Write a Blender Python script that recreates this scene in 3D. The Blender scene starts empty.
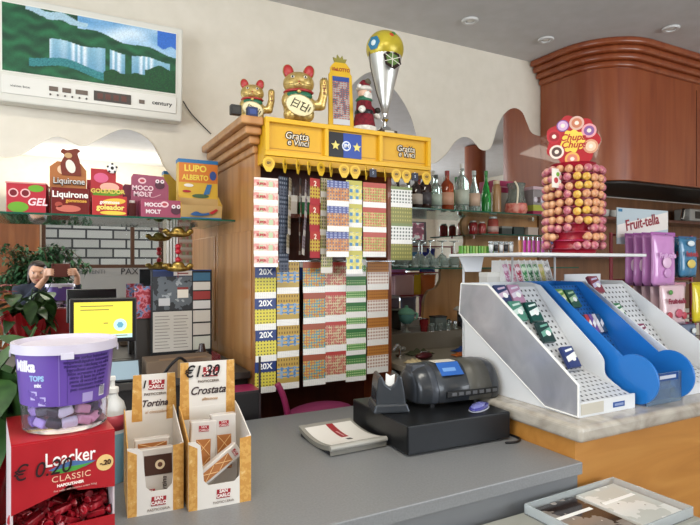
import bpy, bmesh, math, random
from mathutils import Vector, Matrix, Euler
random.seed(7)
SC = bpy.context.scene
COL = SC.collection
PI = math.pi
CAMZ, YAW = 1.52, math.atan(292/550)
SN, CS = math.sin(YAW), math.cos(YAW)

# ---------------------------------------------------------------- camera, world, lights, exposure
cd = bpy.data.cameras.new('camera'); cam = bpy.data.objects.new('camera', cd); COL.objects.link(cam)
cam.location = (0, 0, CAMZ); cam.rotation_euler = (PI/2, 0, -YAW)
cd.sensor_fit = 'HORIZONTAL'; cd.sensor_width = 36; cd.lens = 36*550/700; cd.clip_start = .01
SC.camera = cam
w = bpy.data.worlds.new('world'); SC.world = w; w.use_nodes = True
w.node_tree.nodes['Background'].inputs[0].default_value = (.80, .90, 1, 1)
w.node_tree.nodes['Background'].inputs[1].default_value = 2.2
def area(name, loc, target, sx, sy, power, color=(1, 1, 1)):
    l = bpy.data.lights.new(name, 'AREA'); l.shape = 'RECTANGLE'; l.size = sx; l.size_y = sy; l.energy = power; l.color = color
    o = bpy.data.objects.new(name, l); COL.objects.link(o); o.location = loc
    o.rotation_euler = (Vector(target)-Vector(loc)).to_track_quat('-Z', 'Y').to_euler()
    return o
area('daylight_from_shop_window', (3.6, -2.7, 1.8), (1.6, 2.9, 1.3), 3.4, 1.7, 95, (.93, .97, 1))
area('daylight_from_side_window', (-2.4, .2, 1.8), (1.2, 2.3, 1.2), 2.6, 1.6, 42, (.93, .97, 1))
area('ceiling_light_panel', (.35, .7, 2.93), (.35, .9, 0), 1.5, .5, 26, (1, .93, .80))
area('added_ceiling_fill', (.2, -2.3, 2.35), (.2, -2.3, 3), 2.4, .3, 22, (1, .93, .78))  # added fill with no fitting, brightens the ceiling reflected in the left mirror
SC.view_settings.view_transform = 'Standard'; SC.view_settings.look = 'None'
SC.view_settings.gamma = 1; SC.view_settings.use_curve_mapping = False
SC.view_settings.exposure = .38

# ---------------------------------------------------------------- helpers
def lin(c):
    if isinstance(c, str): 
        c = tuple(int(c[i:i+2], 16)/255 for i in (0, 2, 4)); g = .3*c[0]+.59*c[1]+.11*c[2]; c = tuple(g+(v-g)*.92 for v in c)
    return tuple(((v+.055)/1.055)**2.4 if v > .04045 else v/12.92 for v in c) + (1,)
def at(px, py, Y):
    k = (px-350)/550; x = Y*(SN+k*CS)/(CS-k*SN); d = x*SN+Y*CS
    return Vector((x, Y, CAMZ+(262.5-py)/550*d))
def dep(x, Y): return x*SN+Y*CS
MC = {}
def P(c, rough=.5, metal=0, trans=0, alpha=1, emit=0, ior=1.45, coat=0, spec=.5):
    key = ('p', c, rough, metal, trans, alpha, emit, coat, spec)
    if key in MC: return MC[key]
    m = bpy.data.materials.new('paint_%s' % c); m.use_nodes = True
    b = m.node_tree.nodes['Principled BSDF']; I = b.inputs
    I['Base Color'].default_value = lin(c); I['Roughness'].default_value = rough; I['Metallic'].default_value = metal
    I['Transmission Weight'].default_value = trans; I['Alpha'].default_value = alpha; I['IOR'].default_value = ior
    I['Coat Weight'].default_value = coat; I['Specular IOR Level'].default_value = spec
    if emit: I['Emission Color'].default_value = lin(c); I['Emission Strength'].default_value = emit
    if c != 'ffffff' and trans == 0 and alpha == 1:      # a faint tooth so no surface is perfectly even
        nt = m.node_tree; n = nt.nodes.new('ShaderNodeTexNoise'); n.inputs['Scale'].default_value = 180
        tc = nt.nodes.new('ShaderNodeTexCoord'); nt.links.new(tc.outputs['Object'], n.inputs['Vector'])
        bp = nt.nodes.new('ShaderNodeBump'); bp.inputs['Strength'].default_value = .04; bp.inputs['Distance'].default_value = .002
        nt.links.new(n.outputs['Fac'], bp.inputs['Height']); nt.links.new(bp.outputs['Normal'], I['Normal'])
    MC[key] = m; return m
def base(name, rough=.5, metal=0, coat=0):
    m = bpy.data.materials.new(name); m.use_nodes = True; nt = m.node_tree; b = nt.nodes['Principled BSDF']
    b.inputs['Roughness'].default_value = rough; b.inputs['Metallic'].default_value = metal; b.inputs['Coat Weight'].default_value = coat
    tc = nt.nodes.new('ShaderNodeTexCoord'); mp = nt.nodes.new('ShaderNodeMapping'); nt.links.new(tc.outputs['Object'], mp.inputs['Vector'])
    return m, nt, b, mp
def ramp(nt, fac, stops, const=False):
    r = nt.nodes.new('ShaderNodeValToRGB'); e = r.color_ramp.elements
    if const: r.color_ramp.interpolation = 'CONSTANT'
    while len(e) < len(stops): e.new(.5)
    for i, (p, c) in enumerate(stops): e[i].position = p; e[i].color = lin(c)
    nt.links.new(fac, r.inputs['Fac']); return r.outputs['Color']
def wood(name, c1, c2, c3, scale=(9, 9, .8), rough=.35, coat=.3):
    m, nt, b, mp = base(name, rough, 0, coat); mp.inputs['Scale'].default_value = scale
    n = nt.nodes.new('ShaderNodeTexNoise'); n.inputs['Scale'].default_value = 1.6; n.inputs['Detail'].default_value = 7; n.inputs['Distortion'].default_value = .8
    nt.links.new(mp.outputs['Vector'], n.inputs['Vector'])
    nt.links.new(ramp(nt, n.outputs['Fac'], [(.3, c1), (.5, c2), (.72, c3)]), b.inputs['Base Color']); return m
def speck(name, stops, scale=60, rough=.5, metal=0, stretch=(1, 1, 1), detail=4, const=False, coat=0, dist=0, bump=0):
    key = ('s', name)
    if key in MC: return MC[key]
    m, nt, b, mp = base(name, rough, metal, coat); mp.inputs['Scale'].default_value = stretch
    n = nt.nodes.new('ShaderNodeTexNoise'); n.inputs['Scale'].default_value = scale; n.inputs['Detail'].default_value = detail; n.inputs['Distortion'].default_value = dist
    nt.links.new(mp.outputs['Vector'], n.inputs['Vector'])
    nt.links.new(ramp(nt, n.outputs['Fac'], stops, const), b.inputs['Base Color'])
    if bump:
        bp = nt.nodes.new('ShaderNodeBump'); bp.inputs['Strength'].default_value = bump; bp.inputs['Distance'].default_value = .004
        nt.links.new(n.outputs['Fac'], bp.inputs['Height']); nt.links.new(bp.outputs['Normal'], b.inputs['Normal'])
    MC[key] = m; return m
def dots(name, c1, c2, px, pz, sz=.3, axes=('X', 'Z'), rough=.45, szb=None, c3=None):
    """printed grid: cells px by pz metres, a c2 mark over a c1 ground; c3 adds a mottled second ground"""
    key = ('d', name)
    if key in MC: return MC[key]
    m, nt, b, mp = base(name, rough); sep = nt.nodes.new('ShaderNodeSeparateXYZ'); nt.links.new(mp.outputs['Vector'], sep.inputs[0])
    outs = []
    for ax, p, s in ((axes[0], px, sz), (axes[1], pz, szb or sz)):
        a = nt.nodes.new('ShaderNodeMath'); a.operation = 'DIVIDE'; nt.links.new(sep.outputs[ax], a.inputs[0]); a.inputs[1].default_value = p
        f = nt.nodes.new('ShaderNodeMath'); f.operation = 'FRACT'; nt.links.new(a.outputs[0], f.inputs[0])
        g = nt.nodes.new('ShaderNodeMath'); g.operation = 'SUBTRACT'; nt.links.new(f.outputs[0], g.inputs[0]); g.inputs[1].default_value = .5
        h = nt.nodes.new('ShaderNodeMath'); h.operation = 'ABSOLUTE'; nt.links.new(g.outputs[0], h.inputs[0])
        l = nt.nodes.new('ShaderNodeMath'); l.operation = 'LESS_THAN'; nt.links.new(h.outputs[0], l.inputs[0]); l.inputs[1].default_value = s
        outs.append(l.outputs[0])
    mu = nt.nodes.new('ShaderNodeMath'); mu.operation = 'MULTIPLY'; nt.links.new(outs[0], mu.inputs[0]); nt.links.new(outs[1], mu.inputs[1])
    mx = nt.nodes.new('ShaderNodeMix'); mx.data_type = 'RGBA'; nt.links.new(mu.outputs[0], mx.inputs['Factor'])
    mx.inputs['A'].default_value = lin(c1); mx.inputs['B'].default_value = lin(c2)
    if c3:
        n = nt.nodes.new('ShaderNodeTexNoise'); n.inputs['Scale'].default_value = 45; nt.links.new(mp.outputs['Vector'], n.inputs['Vector'])
        nt.links.new(ramp(nt, n.outputs['Fac'], [(.0, c1), (.5, c3)], True), mx.inputs['A'])
    nt.links.new(mx.outputs['Result'], b.inputs['Base Color']); MC[key] = m; return m
def brick(name, c1, c2, mortar, scale, w_=.5, h_=.25, ms=.02, rough=.8, swap=True):
    m, nt, b, mp = base(name, rough)
    if swap: mp.inputs['Rotation'].default_value = (PI/2, 0, 0)
    t = nt.nodes.new('ShaderNodeTexBrick'); t.inputs['Scale'].default_value = scale; t.inputs['Brick Width'].default_value = w_; t.inputs['Row Height'].default_value = h_
    t.inputs['Mortar Size'].default_value = ms; t.inputs['Color1'].default_value = lin(c1); t.inputs['Color2'].default_value = lin(c2); t.inputs['Mortar'].default_value = lin(mortar)
    nt.links.new(mp.outputs['Vector'], t.inputs['Vector']); nt.links.new(t.outputs['Color'], b.inputs['Base Color']); return m

class MB:
    def __init__(s): s.b = bmesh.new(); s.mi = 0
    def _f(s, vs):
        try: f = s.b.faces.new(vs); f.material_index = s.mi; return f
        except ValueError: return None
    def box(s, x0, x1, y0, y1, z0, z1, M=None):
        v = [s.b.verts.new((M @ Vector(p)) if M else p) for p in ((x0,y0,z0),(x1,y0,z0),(x1,y1,z0),(x0,y1,z0),(x0,y0,z1),(x1,y0,z1),(x1,y1,z1),(x0,y1,z1))]
        for q in ((3,2,1,0),(4,5,6,7),(0,1,5,4),(1,2,6,5),(2,3,7,6),(3,0,4,7)): s._f([v[i] for i in q])
        return s
    def prism(s, pts, axis, a, b_):
        """pts: outline in the two other axes (x,y | x,z | y,z order), run from a to b_ along axis"""
        def mk(p, t): return {'X': (t, p[0], p[1]), 'Y': (p[0], t, p[1]), 'Z': (p[0], p[1], t)}[axis]
        A = [s.b.verts.new(mk(p, a)) for p in pts]; B = [s.b.verts.new(mk(p, b_)) for p in pts]; n = len(pts)
        s._f(A); s._f(B[::-1])
        for i in range(n): s._f([A[i], B[i], B[(i+1)%n], A[(i+1)%n]])
        return s
    def lathe(s, prof, n=24, M=None, cap=True):
        rings = []
        for r, z in prof:
            rings.append([s.b.verts.new((M or Matrix()) @ Vector((r*math.cos(2*PI*i/n), r*math.sin(2*PI*i/n), z))) for i in range(n)] if r > 1e-6 else [s.b.verts.new((M or Matrix()) @ Vector((0, 0, z)))])
        for a, b_ in zip(rings, rings[1:]):
            for i in range(n):
                j = (i+1) % n
                if len(a) == 1 and len(b_) == 1: continue
                if len(a) == 1: s._f([a[0], b_[j], b_[i]])
                elif len(b_) == 1: s._f([a[i], a[j], b_[0]])
                else: s._f([a[i], a[j], b_[j], b_[i]])
        if cap:
            for r in (rings[0], rings[-1]):
                if len(r) > 2: s._f(r)
        return s
    def cyl(s, p, r, h, n=20, axis='Z', r2=None):
        M = Matrix.Translation(p) @ {'Z': Matrix(), 'X': Matrix.Rotation(PI/2, 4, 'Y'), 'Y': Matrix.Rotation(-PI/2, 4, 'X')}[axis]
        return s.lathe([(r, 0), (r if r2 is None else r2, h)], n, M)
    def ell(s, c, r, n=20, m=12, M=None):
        T = (M or Matrix()) @ Matrix.Translation(c) @ Matrix.Diagonal((*r, 1))
        return s.lathe([(math.sin(PI*i/m) if 0 < i < m else 0, -math.cos(PI*i/m)) for i in range(m+1)], n, T)
    def cap(s, p0, p1, r0, r1, n=12):
        p0, p1 = Vector(p0), Vector(p1); d = p1-p0; L = d.length
        if L < 1e-6: return s.ell(p0, (r0,)*3)
        M = Matrix.Translation(p0) @ d.to_track_quat('Z', 'Y').to_matrix().to_4x4()
        pr = [(0, -r0)]+[(r0*math.sin(a), -r0*math.cos(a)) for a in (.5, 1.0)]+[(r0, 0), (r1, L)]+[(r1*math.sin(a), L-r1*math.cos(a)) for a in (2.1, 2.6)]+[(0, L+r1)]
        return s.lathe(pr, n, M)
    def tube(s, pts, r, n=8):
        pts = [Vector(p) for p in pts]; rings = []; up = None
        for i, p in enumerate(pts):
            t = (pts[min(i+1, len(pts)-1)]-pts[max(i-1, 0)]).normalized()
            if up is None: up = Vector((0, 0, 1)) if abs(t.z) < .9 else Vector((1, 0, 0))
            a = t.cross(up).normalized(); b_ = a.cross(t).normalized(); up = b_
            rings.append([s.b.verts.new(p+a*r*math.cos(2*PI*k/n)+b_*r*math.sin(2*PI*k/n)) for k in range(n)])
        for A, B in zip(rings, rings[1:]):
            for k in range(n): s._f([A[k], A[(k+1)%n], B[(k+1)%n], B[k]])
        s._f(rings[0]); s._f(rings[-1][::-1]); return s
    def quad(s, *p): s._f([s.b.verts.new(q) for q in p]); return s
def obj(name, mb, mat, parent=None, loc=None, bev=0, smooth=False, rot=None, seg=2, remesh=0, solid=0, sub=0):
    me = bpy.data.meshes.new(name); bmesh.ops.recalc_face_normals(mb.b, faces=mb.b.faces); mb.b.to_mesh(me); mb.b.free()
    for m in (mat if isinstance(mat, (list, tuple)) else [mat]): me.materials.append(m)
    o = bpy.data.objects.new(name, me); COL.objects.link(o)
    if parent: o.parent = parent
    if loc is not None: o.location = loc
    if rot is not None: o.rotation_euler = rot
    if solid: md = o.modifiers.new('solid', 'SOLIDIFY'); md.thickness = solid; md.offset = 0
    if remesh: md = o.modifiers.new('remesh', 'REMESH'); md.mode = 'VOXEL'; md.voxel_size = remesh; md.use_smooth_shade = True; s_ = o.modifiers.new('smooth', 'SMOOTH'); s_.iterations = 4
    if sub: md = o.modifiers.new('sub', 'SUBSURF'); md.levels = sub; md.render_levels = sub
    if bev: md = o.modifiers.new('bevel', 'BEVEL'); md.width = bev; md.segments = seg; md.limit_method = 'ANGLE'; md.angle_limit = .7
    if smooth:
        for p in me.polygons: p.use_smooth = True
        if smooth != 'all':
            try: me.set_sharp_from_angle(angle=.8)
            except Exception: pass
    return o
def tag(o, label, cat, group=None):
    o['label'] = label; o['category'] = cat
    if group: o['group'] = group
    return o
def thing(name, label, cat, loc, rz=0, group=None):
    o = bpy.data.objects.new(name, None); COL.objects.link(o); o.location = loc; o.rotation_euler = (0, 0, rz); o.empty_display_size = .05
    return tag(o, label, cat, group)
def struct(name, mb, mat, bev=0, smooth=False):
    o = obj(name, mb, mat, bev=bev, smooth=smooth); o['kind'] = 'structure'; return o
def dup(o, loc=None, rot=None, label=None, parent=None, group=None, mat=None):
    c = o.copy(); COL.objects.link(c)
    if parent: c.parent = parent
    if loc is not None: c.location = loc
    if rot is not None: c.rotation_euler = rot
    if label: c['label'] = label
    if group: c['group'] = group
    for ch in list(o.children): dup(ch, parent=c)
    return c
def text(s, size, mat, parent, loc, rot=(PI/2, 0, 0), ext=.0004, shear=0, sx=1, bold=0, name='lettering', space=1):
    cu = bpy.data.curves.new('t', 'FONT'); cu.body = s; cu.size = size; cu.extrude = ext; cu.shear = shear; cu.offset = bold
    cu.align_x = 'CENTER'; cu.align_y = 'CENTER'; cu.resolution_u = 3; cu.space_character = space
    t = bpy.data.objects.new('t', cu); COL.objects.link(t)
    me = bpy.data.meshes.new_from_object(t); bpy.data.objects.remove(t); bpy.data.curves.remove(cu)
    me.materials.clear(); me.materials.append(mat)
    o = bpy.data.objects.new(name, me); COL.objects.link(o); o.parent = parent; o.location = loc; o.rotation_euler = rot; o.scale = (sx, 1, 1)
    return o
def disc(n, r, c=(0, 0)): return [(c[0]+r*math.cos(2*PI*i/n), c[1]+r*math.sin(2*PI*i/n)) for i in range(n)]
def smoothpts(pts, k=6):
    out = []
    for i in range(len(pts)-1):
        p0, p1, p2, p3 = pts[max(i-1, 0)], pts[i], pts[i+1], pts[min(i+2, len(pts)-1)]
        for j in range(k):
            t = j/k
            out.append(tuple(.5*((2*p1[a])+(-p0[a]+p2[a])*t+(2*p0[a]-5*p1[a]+4*p2[a]-p3[a])*t*t+(-p0[a]+3*p1[a]-3*p2[a]+p3[a])*t**3) for a in range(len(p1))))
    out.append(tuple(pts[-1])); return out

WHITE = P('f4f4f2', .4); BLACK = P('16161a', .4); GLASS = P('e8f4f0', .02, trans=1, ior=1.35)
STEEL = P('c8ccd0', .25, 1); CHROME = P('e6e8ea', .1, 1)

# ---------------------------------------------------------------- the room
wall_m = speck('wall_paint', [(.3, 'e2dac9'), (.7, 'e8e0d0')], 14, .8)
ceil_m = speck('ceiling_paint', [(.3, 'c6c4c1'), (.7, 'cecccb')], 10, .9)
floor_m = brick('floor_tiles', '6e6258', '776a5e', '4a433c', 1, 1.2, 1.2, .01, swap=False)
cherry = wood('cherry_wood', '883c1b', '944621', 'a0532a')
oak = wood('light_oak', 'a86f38', 'b97f45', 'c68f55')
orange_wood = wood('orange_wood', 'b0722a', 'bd7d31', 'c88a3c', (1.2, 8, 9), .4, .1)
dark_wood = wood('dark_wood', '4a1f12', '5a2818', '66301d')
struct('floor', MB().box(-2.7, 6.6, -3, 3, -.1, 0), floor_m)
struct('ceiling', MB().box(-2.7, 6.6, -3, 3, 2.97, 3.05), ceil_m)
struct('wall_back', MB().box(-2.7, 6.6, 2.9, 3, 0, 2.97), wall_m)
b = MB()
for q in ((-2.7, -.2, 0, 2.97), (-.2, 1.4, 0, .5), (-.2, 1.4, 2.5, 2.97), (1.4, 1.95, 0, 2.97), (1.95, 5.9, 0, .8), (1.95, 5.9, 2.65, 2.97), (5.9, 6.6, 0, 2.97)): b.box(q[0], q[1], -3, -2.9, q[2], q[3])
struct('wall_front', b, wall_m)
b = MB()
for q in ((-3, -1.6, 0, 2.97), (1.9, 3, 0, 2.97), (-1.6, 1.9, 0, .8), (-1.6, 1.9, 2.6, 2.97)): b.box(-2.7, -2.6, q[0], q[1], q[2], q[3])
struct('wall_left', b, wall_m)
struct('wall_right', MB().box(6.5, 6.6, -3, 3, 0, 2.97), wall_m)
struct('wall_exterior', MB().box(-3, 5, -4.6, -4.5, -.5, 3.6), brick('stone_blocks', 'a39b90', '8a8278', '2c2826', 1, .42, .16, .016))
b = MB()
for x in (-.2, .95, 1.36): b.box(x, x+.05, -2.98, -2.9, 1.48, 2.5)
b.box(-.2, 1.41, -2.98, -2.9, 1.44, 1.49); b.box(-.2, 1.41, -2.98, -2.9, 2.45, 2.5)
win = struct('window_1', b, P('5a3a28', .5))
obj('pane', MB().box(-.15, 1.36, -2.945, -2.94, 1.49, 2.45), P('f0f4f4', .02, trans=1, ior=1.05), win)
b = MB(); b.box(-.2, 1.4, -2.98, -2.9, .5, 1.44)
band = struct('trim_1', b, P('a8a8a6', .4))
text('PAX', .13, P('3c3c40', .5), band, (.93, -2.893, 1.385), (PI/2, 0, 0), .002)
text('ALIMENTI', .085, P('77777a', .5), band, (.42, -2.893, 1.385), (PI/2, 0, 0), .002)
struct('trim_2', MB().box(-1.3, -.22, -2.9, -2.84, 0, 2.2), wood('door_wood', '8a4a20', '9a5526', 'b36a34'))
# ceiling downlights
for i, (px, py, lb) in enumerate(((470, 20, 'leftmost recessed white downlight in the grey ceiling'), (546, 39, 'small recessed downlight next to the corner of the cherry wood cabinet'), (671, 28, 'rightmost recessed downlight, above the cherry wood cabinet'))):
    k = (px-350)/550; d = 550*(2.968-CAMZ)/(262.5-py); u = k*d
    t = thing('ceiling_downlight', lb, 'ceiling light', (u*CS+d*SN, -u*SN+d*CS, 2.968), 0, 'recessed ceiling downlights')
    obj('ring', MB().lathe([(.028, 0), (.05, 0), (.05, -.006), (.046, -.012), (.03, -.012), (.028, 0)], 28, cap=False), P('d8d8d6', .4), t, smooth=True)
    obj('bulb', MB().lathe([(.0, -.009), (.016, -.008), (.026, -.001), (0, -.001)], 24), P('f0eee6', .3), t, smooth=True)

# wall mirrors with a wavy top edge
mirror_m = P('ffffff', .0, 1)
def wavy(name, label, pts, zlow, parts=None):
    w_ = [at(px, py, 2.893) for px, py in pts]; c = smoothpts([(p.x, p.z) for p in w_])
    o = obj(name, MB().prism(c+[(c[-1][0], zlow), (c[0][0], zlow)], 'Y', 2.892, 2.899), mirror_m, bev=.0015)
    return tag(o, label, 'mirror')
xl = at(0, 0, 2.893).x
wavy('wall_mirror', 'long wall mirror with a wavy top edge behind the shelf of sweet boxes', [(-60, 150), (-25, 152), (0, 157), (20, 155), (45, 140.5), (60, 137), (82, 146), (99, 139), (120, 129.5), (137, 132), (151, 142), (159, 156), (165, 168), (176, 181), (190, 190), (218, 196)], .9)
wavy('wall_mirror', 'wavy-edged wall mirror behind the liquor bottles and wine glasses', [(322, 140), (336, 112), (355, 82), (376, 72), (397, 93), (410, 115), (417, 138), (421, 152), (427, 161), (435, 163), (446, 154), (455, 142), (463, 137), (471, 139), (480, 149), (487, 150), (492, 145), (498, 125), (505, 113), (514, 108), (522, 112), (527, 123), (532, 133), (543, 137)], .95)

wp_ = [at(px, py, 2.885) for px, py in [(421, 345), (423, 315), (424, 300), (428, 291), (435, 288), (440, 280), (441, 268), (450, 259), (462, 250), (465, 240), (462, 230), (461, 222), (466, 216), (475, 213), (500, 216), (520, 212), (548, 214)]]
wp_ = smoothpts([(p.x, p.z) for p in wp_])
tag(obj('wooden_wall_panel', MB().prism(wp_+[(wp_[-1][0], 1.125), (wp_[0][0], 1.125)], 'Y', 2.878, 2.891), oak), 'orange wood wall panel with a wavy left edge behind the lower glass shelves', 'panelling')
# ---------------------------------------------------------------- counters and cabinets
lam = speck('grey_laminate', [(.35, '7b7d80'), (.65, '838588')], 160, .38, detail=2)
t = thing('service_counter', 'long grey laminate sales counter running across the foreground', 'counter', (0, 1.17, 0))
obj('worktop', MB().box(-1.3, 1.44, 0, .93, .862, .9), lam, t, bev=.003)
obj('front_panel', MB().box(-1.3, 1.44, .02, .04, .1, .862), P('797b7e', .45), t)
obj('side_panel', MB().box(1.415, 1.44, .04, .9, .1, .862), P('797b7e', .45), t)
obj('plinth', MB().box(-1.28, 1.42, .06, .9, 0, .1), P('303236', .5), t)
led = thing('newspaper_ledge', 'low pale grey ledge under the front of the grey counter', 'ledge', (0, 0, 0))
obj('board', MB().box(.2, 1.60, .90, 1.165, .775, .80), P('9b9c94', .5), led, bev=.002)
obj('support', MB().box(.25, 1.55, 1.0, 1.02, 0, .775), P('6d7074', .5), led)
t = thing('marble_counter', 'raised counter with a pale marble top and orange wood front', 'counter', (0, 0, 0))
marble = speck('marble', [(.3, '93897b'), (.45, 'aca498'), (.6, 'beb7ab'), (.75, '9f9688')], 5, .25, dist=2, detail=8, coat=.3)
obj('marble_top', MB().box(1.425, 3.6, 1.165, 2.12, .957, 1.01), marble, t, bev=.016, seg=4)
obj('front_panel', MB().box(1.441, 3.6, 1.2, 1.22, 0, .957), orange_wood, t)
obj('side_panel', MB().box(1.441, 1.461, 1.22, 2.08, 0, .957), orange_wood, t)
# back worktops
taupe = P('6f6759', .5)
t = thing('back_worktop', 'dark back worktop under the mirror behind the sales counter', 'counter', (0, 0, 0))
obj('top', MB().box(-1.3, .735, 2.3, 2.885, 1.02, 1.05), P('3a3633', .4), t, bev=.003)
obj('front_panel', MB().box(-1.3, .735, 2.34, 2.36, 0, 1.02), P('26211f', .5), t)
t = thing('back_worktop', 'taupe stepped back counter holding cups below the glass shelves', 'counter', (0, 0, 0))
obj('lower_top', MB().box(1.47, 3.9, 2.2, 2.885, .99, 1.02), P('8a8171', .5), t, bev=.003)
obj('upper_step', MB().box(1.47, 3.9, 2.58, 2.885, 1.02, 1.12), taupe, t, bev=.003)
obj('front_panel', MB().box(1.47, 3.9, 2.24, 2.26, 0, .99), P('2a2420', .5), t)

# tall wood cabinet behind the scratch cards
t = thing('ticket_cabinet', 'tall light wood cabinet with a stepped cornice behind the scratch cards', 'cabinet', (0, 0, 0))
obj('side_panel', MB().box(.744, .77, 2.27, 2.889, 0, 2.0), oak, t, bev=.002)
obj('side_panel', MB().box(1.41, 1.435, 2.27, 2.889, 0, 2.0), cherry, t, bev=.002)
obj('back_panel', MB().box(.77, 1.41, 2.5, 2.52, 0, 2.0), dark_wood, t)
b = MB()
for i, (o_, z) in enumerate(((.012, 1.985), (.035, 2.02), (.06, 2.055), (.085, 2.09))): b.box(.744-o_, .756, 2.27-o_, 2.889, z, z+.035); b.box(.756, 1.435+min(o_, .03), 2.30, 2.889, z, z+.035)
obj('cornice', b, oak, t, bev=.008, seg=3)
for z in (1.1, 1.42, 1.72):
    obj('shelf', MB().box(.77, 1.41, 2.29, 2.5, z, z+.018), dark_wood, t)
# inset panel lines on the side
obj('side_moulding', MB().box(.738, .744, 2.31, 2.85, 1.1, 1.66), oak, t, bev=.003)
pk = ['a01c24', 'd8d0c4', '1d3c7c', 'c8a030', '2c6e44', 'e8e4dc', '5a2030']
names = {'a01c24': 'dark red', 'd8d0c4': 'cream', '1d3c7c': 'navy', 'c8a030': 'mustard', '2c6e44': 'green', 'e8e4dc': 'white', '5a2030': 'wine red'}
for zi, z in enumerate((1.438, 1.738)):
    for i in range(9):
        c = pk[(i*3+zi*2) % 7]; x = .79+i*.068
        o = obj('cigarette_pack', MB().box(-.027, .027, 0, .022, 0, .086), [P(c, .4)], None, (x+.012, 2.33, z+.0012), .002)
        obj('lid_band', MB().box(-.0275, .0275, -.0005, .0225, .058, .0865), P('eeeae2', .4), o, bev=.001)
        tag(o, '%s cigarette pack on the %s cabinet shelf, %s from the left' % (names[c], 'lower' if zi == 0 else 'upper', ('first second third fourth fifth sixth seventh eighth ninth').split()[i]), 'cigarette pack', 'cigarette packs inside the ticket cabinet')

# big hanging cherry cabinet
def foot(off, R=.3):
    x0, y0 = 3.11-off, 2.33-off; r = R+off; pts = [(x0, 2.895)]
    for i in range(13):
        a = PI+PI/2*i/12; pts.append((x0+r+r*math.cos(a), y0+r+r*math.sin(a)))
    return pts+[(6.4, y0), (6.4, 2.895)]
t = thing('hanging_cabinet', 'large rounded cherry wood cabinet hanging from the ceiling', 'cabinet', (0, 0, 0))
obj('body', MB().prism(foot(0), 'Z', 2.062, 2.82), cherry, t, bev=.004, smooth=True)
for i in range(4):
    obj('cornice_rib', MB().prism(foot(.025+.028*i), 'Z', 2.805+.041*i, 2.847+.041*i), cherry, t, bev=.014, seg=4, smooth=True)
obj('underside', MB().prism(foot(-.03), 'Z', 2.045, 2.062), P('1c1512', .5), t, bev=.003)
obj('panel_joint', MB().box(4.06, 4.063, 2.327, 2.331, 2.07, 2.76), P('4a1c10', .6), t)
niche = thing('wall_panelling', 'brown wood panelling on the wall beneath the hanging cabinet', 'panelling', (0, 0, 0))
obj('panel', MB().box(3.06, 6.4, 2.86, 2.885, 1.12, 2.03), wood('panel_wood', '6a4024', '7a4c2c', '8a5a36'), niche)
for z, x0 in ((1.83, 3.2), (1.55, 3.2)):
    o = obj('wall_shelf', MB().box(x0, 6.3, 2.62, 2.859, z, z+.022), dark_wood, bev=.002)
    tag(o, 'dark wood wall shelf under the hanging cabinet, %s of two' % ('upper' if z > 1.7 else 'lower'), 'shelf')
t = thing('pillar', 'round cherry wood pillar seen in the mirror behind the bottles', 'pillar', (4.60, .45, 0))
obj('shaft', MB().cyl((0, 0, .1), .13, 2.86, 32), cherry, t, smooth=True)
obj('base_ring', MB().cyl((0, 0, 0), .16, .1, 32), dark_wood, t, smooth=True, bev=.01)

# radiator on the front wall, seen in the mirror
t = thing('radiator', 'tall white column radiator reflected in the long mirror', 'radiator', (1.62, -2.86, 0))
for i in range(8):
    obj('column', MB().box(-.17+i*.045, -.145+i*.045, -.02, .06, 1.15, 2.1), WHITE, t, bev=.008)
obj('top_pipe', MB().cyl((-.18, .02, 2.05), .014, .36, 12, 'X'), WHITE, t); obj('bottom_pipe', MB().cyl((-.18, .02, 1.2), .014, .36, 12, 'X'), WHITE, t)

# ---------------------------------------------------------------- glass shelves
shelf_glass = P('9fd0be', .03, trans=.9, ior=1.3); shelf_edge = P('1c5a48', .15)
def gshelf(x0, x1, y0, y1, z, label):
    t = thing('glass_shelf', label, 'shelf', (x0, y0, z))
    obj('pane', MB().box(0, x1-x0, .004, y1-y0, -.008, 0), shelf_glass, t)
    obj('front_edge', MB().box(0, x1-x0, 0, .004, -.008, 0), shelf_edge, t)
    for x in (.12, x1-x0-.12):
        obj('bracket', MB().cyl((x, y1-y0-.03, -.014), .007, .03, 12, 'Y').box(x-.008, x+.008, y1-y0-.05, y1-y0, -.022, -.0085), CHROME, t)
    return t
ZL = 1.722
gshelf(-.95, .742, 2.56, 2.89, ZL, 'green-edged glass shelf carrying the sweet boxes')
ZR = 1.835
gshelf(1.5, 3.1, 2.6, 2.89, ZR, 'top glass shelf on the right holding the liquor bottles')
gshelf(2.32, 3.1, 2.62, 2.89, 1.70, 'short middle glass shelf under the liquor bottles')
gshelf(1.5, 3.1, 2.55, 2.89, 1.49, 'lowest glass shelf holding the inverted wine glasses')

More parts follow.
